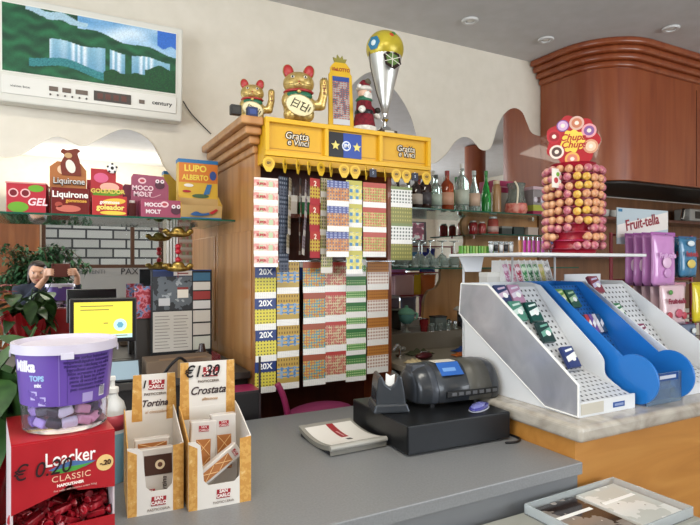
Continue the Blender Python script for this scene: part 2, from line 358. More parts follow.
# ---------------------------------------------------------------- waterfall light box on the wall
def waterfall(u, v):
    """flat printed picture: u 0..1 left to right, v 0..1 bottom to top"""
    r = random.random()
    f = lambda a, b_, s=0: .5+.25*math.sin(a+s+1.7*math.sin(b_*1.3+s))+.25*math.sin(b_*1.9-s*2+1.3*math.sin(a*1.7))
    t_ = f(u*26, v*17); g = (.05+.08*t_, .23+.17*t_, .15+.10*t_)
    hill = .88-.34*max(0, u-.36)**.8-.03*math.sin(u*21)
    if u > .40 and v > hill-.02: c_ = f(u*9, v*7, 1); g = (.36+.45*c_, .58+.30*c_, .76+.17*c_)
    if u > .88 and v > .74+.03*math.sin(u*60): g = (.18, .40, .74)
    if .12 < u < .46 and v > .84 and f(u*20, v*14, 2) > .52: g = (.62, .74, .80)
    top = .60-.10*u+.02*math.sin(u*25); bot = .30-.05*math.sin(u*14)-.14*u
    for a0, a1 in ((.25, .56), (.59, .68), (.72, .96)):
        if a0 < u < a1 and bot < v < top:
            s = .5+.5*math.sin(u*95+4*math.sin(u*31)); k = (top-v)/(top-bot)
            g = (.50+.38*s-.12*k, .68+.24*s-.10*k, .76+.18*s-.06*k)
    if .80 < u and v < .40+.03*math.sin(u*37)-.5*max(0, .9-u): g = (.05, .22+.10*r, .14)
    if .14 < u < .64 and bot-.12 < v < bot: g = (.12+.12*r, .42+.10*r, .46+.06*r)
    if .55 < u < .8 and v < .22+.03*math.sin(u*44): g = (.06, .22+.08*r, .13)
    k = .93+.14*r
    return tuple(min(1, c*k) for c in g)
tv = thing('illuminated_picture', 'wide white-framed light box picture of a waterfall on the upper left wall', 'picture', (-.245, 2.79, 2.215), 0)
W, H = .787, .452
tv.rotation_euler = (math.radians(3), 0, 0)
obj('frame', MB().box(0, W, 0, .09, 0, H), P('dcdad0', .4), tv, bev=.008)
obj('screen_rim', MB().box(.028, W-.028, -.004, .0, .125, H-.028), P('e8e6dc', .35), tv, bev=.002)
me = bpy.data.meshes.new('picture'); nx, nz = 220, 90; x0, x1, z0, z1 = .034, W-.034, .131, H-.034
vs = [(x0+(x1-x0)*i/nx, -.0055, z0+(z1-z0)*j/nz) for j in range(nz+1) for i in range(nx+1)]
me.from_pydata(vs, [], [(j*(nx+1)+i, j*(nx+1)+i+1, (j+1)*(nx+1)+i+1, (j+1)*(nx+1)+i) for j in range(nz) for i in range(nx)])
ca = me.color_attributes.new('print', 'FLOAT_COLOR', 'POINT')
for i, v in enumerate(vs): ca.data[i].color = lin(waterfall((v[0]-x0)/(x1-x0), (v[2]-z0)/(z1-z0)))
pm, nt, bb, mp = base('waterfall_print', .6, 0, 0); a = nt.nodes.new('ShaderNodeAttribute'); a.attribute_name = 'print'
nt.links.new(a.outputs['Color'], bb.inputs['Base Color']); nt.links.new(a.outputs['Color'], bb.inputs['Emission Color']); bb.inputs['Emission Strength'].default_value = .12
me.materials.append(pm); o = bpy.data.objects.new('picture', me); COL.objects.link(o); o.parent = tv
pn = obj('control_panel', MB().box(.03, W-.03, -.006, 0, .035, .112), P('e4e2da', .35), tv, bev=.002)
dk = P('3a3230', .3)
for x0, x1 in ((.21, .245), (.262, .297), (.315, .365)): obj('button', MB().box(x0, x1, -.010, -.006, .068, .088), P('6a5a50', .4), pn, bev=.001)
for i in range(6): obj('knob', MB().cyl((.215+i*.029, -.012, .052), .004, .006, 12, 'Y'), dk, pn)
obj('display_window', MB().box(.39, .55, -.009, -.006, .05, .095), dk, pn, bev=.001)
for i in range(4): obj('lit_segment', MB().box(.405+i*.034, .428+i*.034, -.0095, -.009, .06, .085), P('5c2a24', .3), pn)
obj('button', MB().box(.585, .61, -.010, -.006, .062, .08), P('6a5a50', .4), pn, bev=.001)
text('century', .026, BLACK, pn, (.69, -.0065, .075), bold=.0006, sx=1.15); text('vision box', .015, BLACK, pn, (.10, -.0065, .07), sx=1.2)
cabl = [at(183, 101, 2.88), at(190, 112, 2.885), at(199, 122, 2.885), at(211, 134, 2.885)]
tag(obj('power_cord', MB().tube(smoothpts([tuple(p) for p in cabl]), .003), P('1a1a1c', .5)), 'thin black cord running from the light box down the wall', 'cord')

# ---------------------------------------------------------------- sweet boxes on the left shelf
def card(outline, y0, y1): return MB().prism(outline, 'Y', y0, y1)
def sweet_box(name, label, px0, px1, pt, Y, body, depth=.13, rz=0, side=None):
    p0, p1 = at(px0, 216, Y), at(px1, 216, Y); W = p1.x-p0.x; H = at((px0+px1)/2, pt, Y).z-ZL
    t = thing(name, label, 'sweet box', (p0.x, Y, ZL+.0005), rz, 'boxes of sweets on the glass shelf')
    obj('box', MB().box(0, W, 0, depth, 0, H), body, t, bev=.002)
    return t, W, H
def blob(t, cx, cz, rx, rz_, mat, y=-.0012, n=20, name='printed_shape', rot=0):
    pts = [(cx+rx*math.cos(a)*math.cos(rot)-rz_*math.sin(a)*math.sin(rot), cz+rx*math.cos(a)*math.sin(rot)+rz_*math.sin(a)*math.cos(rot)) for a in [2*PI*i/n for i in range(n)]]
    return obj(name, MB().prism(pts, 'Y', y, y+.0012), mat, t)
RED = P('b81c2c', .35); LIME = P('6aa82a', .35); PINK = P('e0608c', .4)
t, W, H = sweet_box('sweet_box', 'red and lime green sweet box with cherries at the left end of the glass shelf', 6, 46, 184, 2.62, P('c02838', .35), .13, -.08)
blob(t, W*.30, H*.2, W*.26, H*.18, LIME, name='printed_leaf'); blob(t, W*.75, H*.85, W*.2, H*.12, LIME, name='printed_leaf')
for cx in (.18, .48): blob(t, W*cx, H*.68, .018, .018, P('f0b8b8', .4), name='printed_cherry'); blob(t, W*cx, H*.68, .013, .013, P('7c1020', .4), -.002, name='printed_cherry')
text('GEL', .042, P('f6d8dc', .4), t, (W*.78, -.0015, H*.38), bold=.001, shear=.2)
obj('lid', MB().box(-.002, W+.002, -.002, .132, H, H+.006), P('e08a8a', .4), t)

t, W, H = sweet_box('sweet_box', 'dark red box of chocolate sweets with a bear on its tall back card', 51, 89, 188, 2.60, P('741616', .3))
obj('header_card', card([(0, 0), (W, 0), (W, H+.09), (W*.85, H+.12), (W*.2, H+.125), (0, H+.10)], .10, .104), P('b26a34', .4), t, loc=(-.006, 0, 0))
hd = obj('bear_cutout', card(smoothpts([(.03, .0), (.025, .05), (.04, .09), (.025, .105), (.035, .12), (.05, .115), (.07, .12), (.09, .125), (.105, .115), (.095, .1), (.105, .06), (.11, 0)], 5), .094, .099), P('7a2a18', .5), t, loc=(.012, 0, H+.066)); hd.scale = (.95, 1, .95)
blob(t, W*.52, H+.105, .018, .030, P('efe6d8', .4), .091, name='printed_shirt', rot=.3)
blob(t, W*.46, H+.152, .015, .012, P('c89a68', .4), .091, name='printed_muzzle')
blob(t, W*.3, H+.09, .02, .02, P('f0c8a0', .4), .098, name='printed_face')
text('Liquirone', .038, P('1a1416', .4), t, (W*.48, .0925, H+.038), bold=.0016, sx=.85); text('Liquirone', .038, P('f4efe8', .4), t, (W*.48, .0915, H+.040), sx=.85)
text('Liquirone', .036, P('f6f0ea', .4), t, (W*.5, -.0015, H*.74), bold=.001, sx=.98); text('gommose', .02, P('e8a83c', .4), t, (W*.66, -.0015, H*.52), bold=.0006)
blob(t, W*.45, H*.22, W*.33, H*.13, P('d06a5a', .35), name='printed_sweets'); blob(t, W*.2, H*.36, W*.1, H*.1, P('b44a3c', .35), name='printed_sweets')

t, W, H = sweet_box('sweet_box', 'red and yellow football sweet box with a ball on its back card', 92, 127, 196, 2.60, P('c0282c', .35))
obj('header_card', card([(0, 0), (W*.95, 0), (W*.95, H+.065), (W*.74, H+.075), (W*.74, H+.13), (.0, H+.13)], .10, .104), P('b82430', .4), t)
bl = obj('football', MB().ell((W*.62, .092, H+.135), (.023, .008, .023)), P('f2f2f0', .4), t, smooth='all')
obj('ball_patch', MB().ell((W*.62, .085, H+.135), (.008, .003, .008), 6, 6), BLACK, bl)
for a in range(5): obj('ball_patch', MB().ell((W*.62+.019*math.cos(a*1.257+.3), .087, H+.135+.019*math.sin(a*1.257+.3)), (.005, .003, .005), 6, 6), BLACK, bl)
blob(t, W*.3, H+.09, .03, .022, PINK, .098, name='printed_player'); blob(t, W*.55, H+.05, .04, .02, P('f0b4a0', .4), .098, name='printed_player')
blob(t, W*.5, H+.022, W*.45, .014, LIME, .098, name='printed_grass', rot=.1); text('GOLEADOR', .026, P('f2e060', .4), t, (W*.5, .0965, H+.03), bold=.0008)
blob(t, W*.62, H*.72, W*.34, H*.16, P('e8b838', .4), name='printed_stripe', rot=.1); blob(t, W*.6, H*.15, W*.38, H*.1, P('f0d040', .4), name='printed_stripe')
text('goleador', .031, P('f6e870', .4), t, (W*.52, -.0016, H*.42), bold=.001, sx=1.0); text('gommose', .02, P('f6f0ea', .4), t, (W*.5, -.0016, H*.68), bold=.0006)
t, W, H = sweet_box('small_jar_of_sweets', 'small dark red jar between the football and the pink sweet boxes', 129, 136, 203, 2.68, P('6a1418', .3), .03)
t['category'] = 'jar'
obj('cap', MB().cyl((W/2, .015, H), W*.42, .012, 16), WHITE, t)

pk1 = P('a84464', .4); t, W, H = sweet_box('sweet_box', 'dusky pink sweet box with a cartoon monster head and tall back card', 141, 181, 200, 2.60, pk1, .12)
obj('header_card', card([(-.03, .0), (W*.78, 0), (W*.78, H+.08), (W*.64, H+.12), (-.02, H+.125), (-.03, H+.11)], .10, .104), P('a04a68', .4), t)
for (u, v, y) in ((.10, H+.095, .097), (.58, H*.75, -.003)): blob(t, W*u, v, .018, .014, P('f0c8d0', .4), y, name='printed_badge'); blob(t, W*u, v, .011, .007, P('c04050', .4), y-.001, name='printed_badge')
for (u, v, y) in ((.55, H+.088, .096), (.87, H*.55, -.003)):
    blob(t, W*u, v-.01, .022, .018, P('54203a', .4), y, name='printed_monster')
    for s in (-.011, .011): blob(t, W*u+s, v+.008, .009, .009, P('f4e4ec', .4), y-.001, name='printed_eye'); blob(t, W*u+s, v+.008, .0035, .0035, BLACK, y-.002, name='printed_pupil')
text('MOCO', .03, P('f4d4dc', .4), t, (.02, .096, H+.06), bold=.001); text('MOLT', .03, P('f4d4dc', .4), t, (.02, .096, H+.032), bold=.001)
text('MOCO', .024, P('f8e4ea', .4), t, (W*.3, -.0015, H*.7), bold=.001); text('MOLT', .024, P('f8e4ea', .4), t, (W*.3, -.0015, H*.32), bold=.001)
for pth in ([(.0, 0, .02), (.03, 0, .04), (.06, 0, .02), (.1, 0, .035)],):
    obj('printed_swirl', MB().tube(smoothpts([(x, .099, z+H) for x, y, z in pth]), .002, 6), P('e8b0c0', .4), t)

yb = P('e0b434', .4); BLU = P('2c7ab8', .4)
p0 = at(181, 216, 2.60); p1 = at(221, 216, 2.60); W = p1.x-p0.x; H = at(200, 158, 2.6).z-ZL
t = thing('sweet_box', 'tall yellow and blue sweet dispenser box beside the wooden cabinet', 'sweet box', (p0.x, 2.6, ZL+.0005), 0, 'boxes of sweets on the glass shelf')
obj('box', MB().box(0, W, .06, .12, 0, H), yb, t, bev=.002)
obj('tray', MB().prism([(0, 0), (.062, 0), (.062, H*.36), (.055, H*.36), (.055, .004), (.004, .004), (-.012, H*.22), (-.016, H*.22)], 'X', 0, W), P('c8a468', .45), t)
obj('tray_side', MB().prism([(0, 0), (.06, 0), (.06, H*.4), (-.016, H*.23)], 'X', -.002, 0), P('d8a83c', .45), t)
obj('tray_side', MB().prism([(0, 0), (.06, 0), (.06, H*.4), (-.016, H*.23)], 'X', W, W+.002), P('d8a83c', .45), t)
obj('blue_band', MB().box(-.001, W+.001, -.002, .121, 0, .014), BLU, t); obj('blue_band', MB().box(-.001, W+.001, .058, .121, H-.016, H+.001), BLU, t)
obj('orange_field', MB().box(.002, W-.002, .0585, .06, H*.62, H-.017), P('e07e2c', .4), t)
text('LUPO', .042, P('f6e050', .4), t, (W*.42, .057, H*.85), bold=.0012); text('ALBERTO', .034, P('f6e050', .4), t, (W*.42, .057, H*.70), bold=.001, sx=.85)
blob(t, W*.87, H*.75, .016, .022, P('34549c', .4), .056, name='printed_badge')
obj('printed_wolf', MB().prism([(W*.62, H*.42), (W*.78, H*.44), (W*.84, H*.6), (W*.72, H*.6)], 'Y', .056, .058), P('3a78b4', .4), t)
blob(t, W*.25, H*.57, .022, .008, P('f2ece0', .4), .056, name='printed_sweet'); blob(t, W*.2, H*.47, .02, .006, RED, .056, name='printed_sweet')
blob(t, W*.55, H*.4, .04, .01, P('4a6a48', .4), .056, name='printed_ground')
obj('printed_wave', MB().prism(smoothpts([(W*.2, H*.07), (W*.35, H*.12), (W*.5, H*.09), (W*.68, H*.11)])+[(W*.68, H*.07), (W*.5, H*.05), (W*.3, H*.05)], 'Y', -.016, -.014), P('2c5c9c', .4), t); obj('printed_chilli', MB().prism([(W*.66, H*.1), (W*.85, H*.17), (W*.9, H*.15), (W*.76, H*.08)], 'Y', -.017, -.015), RED, t)

# hanging lucky charm below the shelf
tp = at(178, 224, 2.62)
t = thing('hanging_charm', 'gold ingot charm with red beads hanging below the glass shelf', 'ornament', (tp.x, 2.62, ZL-.008)); t.scale = (1.15, 1, 1.1)
obj('string', MB().tube([(0, 0, 0), (0, 0, -.24)], .0015, 6), P('8a1c20', .5), t)
goldm = speck('aged_gold', [(.3, '6a5020'), (.6, 'a88a40'), (.8, 'd8c070')], 40, .3, .8)
for z, nm in ((-.045, 0), (-.19, 1)):
    obj('ingot', MB().ell((0, 0, z-.012), (.052, .016, .014)).ell((0, 0, z), (.026, .015, .02)).ell((-.048, 0, z), (.014, .012, .012)).ell((.048, 0, z), (.014, .012, .012)), goldm, t, remesh=.003)
for z in (-.11, -.13, -.165): obj('bead', MB().ell((0, 0, z), (.012, .012, .012), 14, 10), RED, t, smooth='all')

# ---------------------------------------------------------------- yellow scratch card display
YEL = P('dca614', .38); YD = P('c8940e', .42)
DX0, DX1, DZ0, DZ1 = .757, 1.597, 1.935, 2.125
disp = thing('scratch_card_display', 'long yellow scratch card display header mounted on the wooden cabinet', 'display', (DX0, 2.17, DZ0))
DW, DH = DX1-DX0, DZ1-DZ0
obj('case', MB().box(0, DW, .02, .12, 0, DH), YEL, disp, bev=.004)
fr = MB()
seps = [0, DW*.335, DW*.665, DW]
fr.box(0, DW, 0, .02, DH-.02, DH); fr.box(0, DW, 0, .02, .03, .05)
for i, s_ in enumerate(seps):
    a = s_-.009 if 0 < i < 3 else (0 if i == 0 else DW-.018); fr.box(a, a+.018, 0, .0199, .05, DH-.02)
obj('frame', fr, P('e4b01c', .35), disp, bev=.002)
obj('hook_rail', MB().box(0, DW, .0, .02, 0, .028), YD, disp, bev=.003)
lg = P('1c1a18', .4)
def logo(cx, cz, s):
    n = 14; pts = [(cx+s*(1.0 if i % 2 else .72)*math.cos(2*PI*i/n), cz+s*.62*(1.0 if i % 2 else .72)*math.sin(2*PI*i/n)) for i in range(n)]
    o = obj('logo_star', MB().prism(pts, 'Y', .0185, .0199), P('d89c10', .4), disp)
    text('Gratta', s*.62, lg, disp, (cx, .0178, cz+s*.16), bold=.004, shear=.15, sx=1.0); text('e Vinci', s*.55, lg, disp, (cx+s*.08, .0178, cz-s*.26), bold=.004, shear=.15)
    text('Gratta', s*.62, P('f4e8d0', .4), disp, (cx, .0170, cz+s*.16), shear=.15); text('e Vinci', s*.55, P('f4e8d0', .4), disp, (cx+s*.08, .0170, cz-s*.26), shear=.15)
logo(DW*.175, DH*.6, .066); logo(DW*.84, DH*.6, .062)
mid = obj('football_poster', MB().box(DW*.352, DW*.55, .016, .0199, .054, DH-.026), P('1a1a20', .4), disp)
obj('blue_half', MB().box(DW*.44, DW*.55, .0145, .0158, .054, DH-.026), P('2448a8', .35), mid)
def star(cx, cz, r, y=.012): return MB().prism([(cx+(r if i % 2 == 0 else r*.45)*math.cos(PI/2+PI*i/5), cz+(r if i % 2 == 0 else r*.45)*math.sin(PI/2+PI*i/5)) for i in range(10)], 'Y', y, y+.0015)
for cx in (.392, .521): obj('star', star(DW*cx, DH*.55, .022), P('e8d870', .4), mid)
obj('crest', MB().prism(disc(24, .022, (DW*.457, DH*.56)), 'Y', .0128, .0142), P('dfe6f2', .4), mid)
obj('crest_ring', MB().prism(disc(24, .016, (DW*.457, DH*.56)), 'Y', .0118, .0128), P('3060c0', .4), mid)
text('IM', .024, P('f2f4f8', .4), mid, (DW*.457, .011, DH*.56), bold=.0008)
for a, b_ in zip(seps, seps[1:]): obj('card_slot', MB().box(a+.02, b_-.02, .0193, .0199, .062, .066), P('b07e08', .5), disp)

# hooks with round tags
ZH = DZ0
hooks = [(267, 0), (283, 1), (296, 1), (307, 1), (319, 2), (329, 1), (342, 0), (353, 0), (364, 1), (383, 1), (394, 0), (404, 0), (424, 0)]
nth = 'first second third fourth fifth sixth seventh eighth ninth tenth eleventh twelfth thirteenth'.split()
tagm = P('e2b82a', .4)
for i, (px, kind) in enumerate(hooks):
    q = at(px, 178+(px-267)*.045, 2.13)
    t = thing('display_hook', 'yellow tagged hook under the display, %s from the left' % nth[i], 'hook', (q.x, 2.17, ZH+.004), 0, 'hooks with yellow tags under the display')
    obj('wire', MB().tube([(0, .02, 0), (0, -.05, -.012), (0, -.056, -.004)], .002, 6), STEEL, t)
    r = .026; rt = {0: 0, 1: .9, 2: .45}[kind]
    tg = obj('tag', MB().prism([(-.009, -.041), (.009, -.041)]+[(r*math.sin(a), -.008-r*math.cos(a)) for a in [.9+(2*PI-1.8)*k/16 for k in range(17)]], 'Y', -.001, .001), tagm, t, loc=(0, -.06, -.012), rot=(0, 0, rt))
    obj('tag_ring', MB().prism(disc(18, .0165, (0, -.006)), 'Y', -.0018, -.001), P('c89a1c', .4), tg)
    text('GV', .013, lg, tg, (0, -.002, -.006), bold=.0006)
for px, lb in ((373, 'small dark blue square label clipped under the middle of the yellow display'), (415, 'small dark square label clipped under the right end of the yellow display')):
    q = at(px, 180, 2.12); t = thing('shelf_label', lb, 'label', (q.x, 2.12, ZH-.02))
    obj('plate', MB().box(-.018, .018, -.001, .001, -.014, .022), P('161c38', .4), t, bev=.0005); obj('clip', MB().box(-.004, .004, .001, .05, .018, .0239), STEEL, t)
    text('5', .018, P('c8d4ec', .4), t, (0, -.002, .004))

# ---------------------------------------------------------------- scratch cards
def ticket_mesh(name, w, h, secs):
    """one card: sections of different print from top to bottom"""
    b = MB(); z = 0; mats = []
    for i, (f, m) in enumerate(secs):
        b.mi = i; mats.append(m); b.box(-w/2, w/2, -.0006, .0006, z-f*h, z); z -= f*h
    return b, mats
WF = dots('ticket_footer', 'e8e6e2', 'b8b8ba', .009, .006, .32, szb=.1)
def strip(px0, px1, pt, pb, n, secs, label, Y, txt=None, rz=0, jig=.03, ztop=None):
    a, c = at(px0, pt, Y), at(px1, pt, Y); w = (c.x-a.x); xm = (a.x+c.x)/2; zt = a.z; zb = at((px0+px1)/2, pb, Y).z; h = (zt-zb)/n
    if ztop: k = round((ztop-zt)/h); n += k; zt += k*h
    t = thing('scratch_card_strip', label, 'scratch cards', (xm, Y, zt), rz, 'strips of scratch cards under the yellow display')
    b, mats = ticket_mesh('ticket', w, h, secs)
    first = obj('ticket', b, mats, t)
    if txt:
        for (s, sz, m, dx, dz) in txt: text(s, sz, m, first, (dx*w, -.0011, -dz*h), bold=.0008)
    for i in range(1, n):
        c2 = dup(first, parent=t, loc=(random.uniform(-.0015, .0015), random.uniform(-.001, .001)*3, -i*h), rot=(random.uniform(-jig, jig), 0, random.uniform(-.04, .04)))
    return t
NAVY = P('1c3474', .35)
yg = dots('yellow_grid', 'd2c43c', '3c3c30', .0135, .0135, .2)
D = dots
strip(254, 278, 177, 267, 7, [(.16, P('f0ded6', .4)), (.56, D('pink_print', 'd8908a', 'b8c8a0', .04, .05, .22, c3='e4bcb0')), (.28, P('f4f0ec', .4))], 'leftmost upper strip of pink and white scratch cards', 2.12, [('SUPER', .014, P('b84040', .4), -.2, .5)])
strip(277, 290, 176, 272, 5, [(.6, D('navy_print', '2a3448', '8890a0', .012, .018, .25)), (.4, D('grey_print', '5a6070', '30384c', .02, .012, .3))], 'narrow dark navy upper strip turned sideways beside the pink strip', 2.13, rz=.5)
strip(297, 304, 178, 255, 4, [(.4, P('3c3430', .5)), (.4, P('6a4a38', .5)), (.2, P('a89c90', .5))], 'thin brown strip of scratch cards seen nearly edge on', 2.13, rz=1.0)
strip(309, 321, 178, 258, 3, [(.3, P('b83a34', .4)), (.45, D('gold_red', 'c8a838', '8c2c28', .015, .015, .25)), (.25, P('b02c34', .4))], 'narrow red and gold upper strip of scratch cards with a number two', 2.13, [('2', .03, P('f2e2d0', .4), 0, .2)], rz=.3)
strip(320, 333, 178, 273, 5, [(.7, D('olive_print', 'a8a860', '6a6a50', .012, .014, .3, c3='c0b090')), (.3, P('d8d4cc', .4))], 'narrow olive green upper strip behind the blue and orange cards', 2.145, rz=.2)
strip(327, 349, 180, 257, 3, [(.28, D('blue_head', '4a5490', '9098c0', .02, .01, .3)), (.5, D('orange_blue', 'b8703c', '5a6478', .014, .014, .22, c3='c8905c')), (.22, WF)], 'blue and orange upper strip of scratch cards in the middle', 2.11)
strip(346, 362, 180, 274, 4, [(.2, P('b8b048', .4)), (.6, D('yellow_blue', 'c8c060', '4a88b8', .03, .03, .25, c3='d8d080')), (.2, WF)], 'yellow and pale blue upper strip right of the blue and orange cards', 2.12)
strip(363, 386, 182, 257, 3, [(.2, P('b04434', .4)), (.58, D('green_red', '98a44c', 'c05a40', .013, .013, .3, c3='c8a468')), (.22, WF)], 'green and red upper strip of three scratch cards', 2.115)
strip(391, 412, 186, 260, 2, [(.08, P('708048', .4)), (.36, D('dot_panel', 'dcdcd8', '5c6460', .016, .016, .27)), (.12, WF), (.44, D('olive_gold', '7c7c38', 'b0a858', .013, .018, .22))], 'rightmost strip of white dotted and olive scratch cards', 2.11)
rb = ZH-.01
strip(255, 276, 267, 393, 4, [(.34, NAVY), (.46, yg), (.20, WF)], 'lower navy and yellow strip of 20X scratch cards, leftmost', 2.20, [('20X', .034, P('f0f0f0', .4), 0, .16)])
strip(277, 299, 262, 389, 4, [(.3, D('gold_orange', 'b8943c', '7a5c28', .012, .02, .25)), (.35, D('blue_wave', '4a7cb0', 'd0a850', .03, .016, .3, c3='80a0c0')), (.15, P('b09448', .4)), (.2, WF)], 'lower gold and blue strip next to the 20X cards', 2.20, jig=.05)
strip(303, 325, 262, 385, 4, [(.2, P('9c4a30', .4)), (.6, D('grid_blue_gold', '4a8ca0', 'c8a848', .012, .012, .3, c3='b86a40')), (.2, WF)], 'lower turquoise and gold grid strip with red headings', 2.20)
strip(325, 346, 262, 381, 4, [(.12, P('b83c38', .4)), (.66, D('red_beige', 'c8b890', 'a85044', .011, .013, .28, c3='c87868')), (.22, WF)], 'lower red and beige strip of scratch cards', 2.20)
strip(346, 366, 250, 381, 5, [(.15, P('2c6a34', .4)), (.2, D('green_a', '3c7c3c', 'a8c080', .012, .012, .25)), (.22, WF), (.25, D('green_b', '4a8c40', 'c8d8a0', .011, .011, .25)), (.18, WF)], 'lower green strip of scratch cards', 2.20)
strip(367, 389, 262, 373, 4, [(.36, D('amber', 'b87428', '7c4418', .013, .014, .25)), (.42, D('pale_grid', 'e4dcd4', 'a87868', .015, .015, .28)), (.22, WF)], 'lower amber and white grid strip, rightmost of the long strips', 2.20, rz=.05)

for (a_, b2, pt_, pb_, tl, c1_, c2_, lb_) in ((287, 294, 178, 254, .10, 'a89878', '5c5040', 'thin beige strip of cards twisted edge on and leaning, left of the brown strip'), (303, 310, 180, 256, .16, '8c8088', '4c2c34', 'thin mauve strip of cards hanging slanted next to the red and gold strip')):
    s_ = strip(a_, b2, pt_, pb_, 4, [(.7, D('twist_'+c1_, c1_, c2_, .008, .014, .28)), (.3, P('c4bcb4', .4))], lb_, 2.14, rz=.9); s_.rotation_euler = (0, tl, .9)
rq = at(320, 262, 2.20).z+.004
tag(obj('hanging_rail', MB().cyl((.771, 2.205, rq), .003, .638, 10, 'X'), STEEL), 'thin steel rail carrying the lower row of scratch card strips', 'rail')
# ---------------------------------------------------------------- figures on top of the display
TOP = DZ1; gold = speck('cat_gold', [(.35, 'b8974a'), (.55, 'cdb068'), (.75, 'e0cb90')], 20, .33, .55)
redp = P('b02a2c', .35); greenp = P('1d6a4c', .4); creamg = P('e8dcae', .4)
def cat(loc, s, label, rz):
    t = thing('lucky_cat', label, 'figurine', loc, rz, 'golden lucky cats on the display')
    t.scale = (s*1.12, s, s)
    b = MB(); b.ell((0, 0, .30), (.235, .2, .30)).ell((0, 0, .66), (.235, .205, .20)).ell((-.13, -.12, .12), (.1, .12, .12)).ell((.13, -.12, .12), (.1, .12, .12))
    b.ell((-.17, -.06, .36), (.085, .12, .14)).ell((0, -.17, .60), (.085, .06, .055)).cap((.17, 0, .32), (.33, -.02, .30), .09, .08).cap((.33, -.02, .30), (.375, -.04, .52), .075, .07)
    obj('body', b, gold, t, remesh=.022)
    for x in (-.15, .15):
        e = obj('ear', MB().ell((0, 0, 0), (.085, .045, .13), 16, 10), gold, t, loc=(x, 0, .855), rot=(0, x*1.2, 0), smooth='all')
        obj('inner_ear', MB().ell((0, -.022, .0), (.074, .036, .115), 16, 10), redp, e, smooth='all')
        ey = obj('eye', MB().ell((x*.62, -.19, .72), (.028, .02, .024), 12, 8), P('f0ecd8', .3), t, smooth='all')
        obj('pupil', MB().ell((x*.62, -.206, .718), (.014, .01, .018), 10, 6), BLACK, ey, smooth='all')
        obj('whisker', MB().tube([(x*.55, -.205, .61), (x*1.3, -.16, .60)], .004, 5), P('6a4a20', .5), t)
    obj('nose', MB().ell((0, -.228, .635), (.016, .01, .012), 10, 6), redp, t, smooth='all'); obj('mouth', MB().tube([(-.04, -.212, .585), (0, -.232, .60), (.04, -.212, .585)], .006, 6), P('7c3020', .5), t)
    M = Matrix.Translation((0, 0, .515)); obj('collar', MB().lathe([(.2, -.022), (.222, 0), (.2, .022)], 28, M @ Matrix.Diagonal((1, .9, 1, 1)), cap=False), redp, t, smooth='all', solid=.01)
    obj('bib', MB().ell((0, -.10, .43), (.2, .115, .085), 24, 12), greenp, t, smooth='all')
    obj('bell', MB().ell((0, -.222, .475), (.032, .025, .032), 12, 8), gold, t, smooth='all')
    co = obj('coin', MB().ell((0, 0, 0), (.2, .02, .145), 28, 10), creamg, t, loc=(.01, -.25, .24), rot=(.15, .45, 0), smooth='all'); co.scale = (1.12, 1, 1.15)
    obj('coin_rim', MB().lathe([(1.0, -.02), (1.05, 0), (1.0, .02)], 28, Matrix.Rotation(PI/2, 4, 'X') @ Matrix.Diagonal((.188, .137, 1, 1)), cap=False), gold, co, smooth='all')
    ink = P('2c2410', .5)
    for (x, z, w_, h_) in ((-.10, 0, .012, .13), (-.06, .045, .05, .012), (-.06, 0, .06, .012), (-.06, -.045, .05, .012), (-.02, 0, .012, .11), (.03, .05, .05, .012), (.03, 0, .012, .10), (.07, 0, .06, .012), (.10, 0, .012, .12), (.06, -.05, .06, .012), (.135, .0, .012, .07)):
        obj('engraved_stroke', MB().box(x-w_/2, x+w_/2, -.026, -.016, z-h_/2, z+h_/2), ink, co)
    pw = obj('raised_paw', MB().cap((.375, -.05, .5), (.375, -.055, .70), .062, .066), gold, t, smooth='all')
    for i, (w_, h_) in enumerate(((.05, .014), (.012, .04), (.05, .014), (.05, .012), (.012, .04))): obj('painted_stroke', MB().box(.375-w_/2, .375+w_/2, -.124, -.112, .49+i*.04, .49+i*.04+h_), P('7a1c18', .5), pw)
    for x in (-.028, 0, .028): obj('claw_line', MB().box(.375+x-.004, .375+x+.004, -.122, -.11, .72, .75), ink, pw)
    return t
q = at(299, 124, 2.22); cat((q.x, 2.225, TOP), .262, 'large golden lucky cat with red ears standing on the yellow display', -.35)
q = at(253, 116, 2.30); cat((q.x, 2.31, 2.125), .195, 'small golden lucky cat at the left corner of the cabinet top', -.3)
for px, c, lb in ((235.5, '1c1a1c', 'small black pack at the left edge of the cabinet top'), (252, '1c2c5c', 'small dark blue pack in front of the small golden cat')):
    q = at(px, 120, 2.215); o = tag(obj('small_pack', MB().box(-.022, .022, 0, .03, 0, .04), P(c, .4), None, (q.x, 2.20, 2.1255), .003), lb, 'box')
    obj('printed_face', MB().box(-.014, .014, -.0012, 0, .01, .03), P('30488c' if px > 240 else '2c2a28', .4), o)

# tall yellow sign
q = at(340, 127, 2.25); t = thing('jackpot_sign', 'tall narrow yellow sign with a rounded crown on the display', 'sign', (q.x+.003, 2.24, TOP), -.12); t.scale = (1.12, 1, 1.1)
t.rotation_euler = (-.05, 0, -.12)
obj('board', MB().prism([(-.056, 0), (.056, 0), (.05, .235), (.043, .245), (.043, .265), (.025, .287), (-.025, .287), (-.043, .265), (-.043, .245), (-.05, .235)], 'Y', 0, .014), P('dcae1a', .4), t, bev=.003)
obj('crown', MB().prism([(-.022, 0), (.022, 0), (.03, .02), (.014, .018), (.01, .034), (0, .02), (-.012, .036), (-.014, .018), (-.03, .022)], 'Y', .003, .011), P('8c8430', .5), t, loc=(0, 0, .285))
obj('display_panel', MB().box(-.036, .036, -.002, 0, .022, .225), D('led_text', '5a6478', 'b85a4c', .012, .009, .36, c3='a8a8a8', szb=.22), t)
obj('blue_heading', MB().box(-.036, .036, -.003, -.002, .205, .225), P('2c4c9c', .4), t); obj('white_foot', MB().box(-.036, .036, -.003, -.002, .022, .045), P('c8ccd4', .4), t)
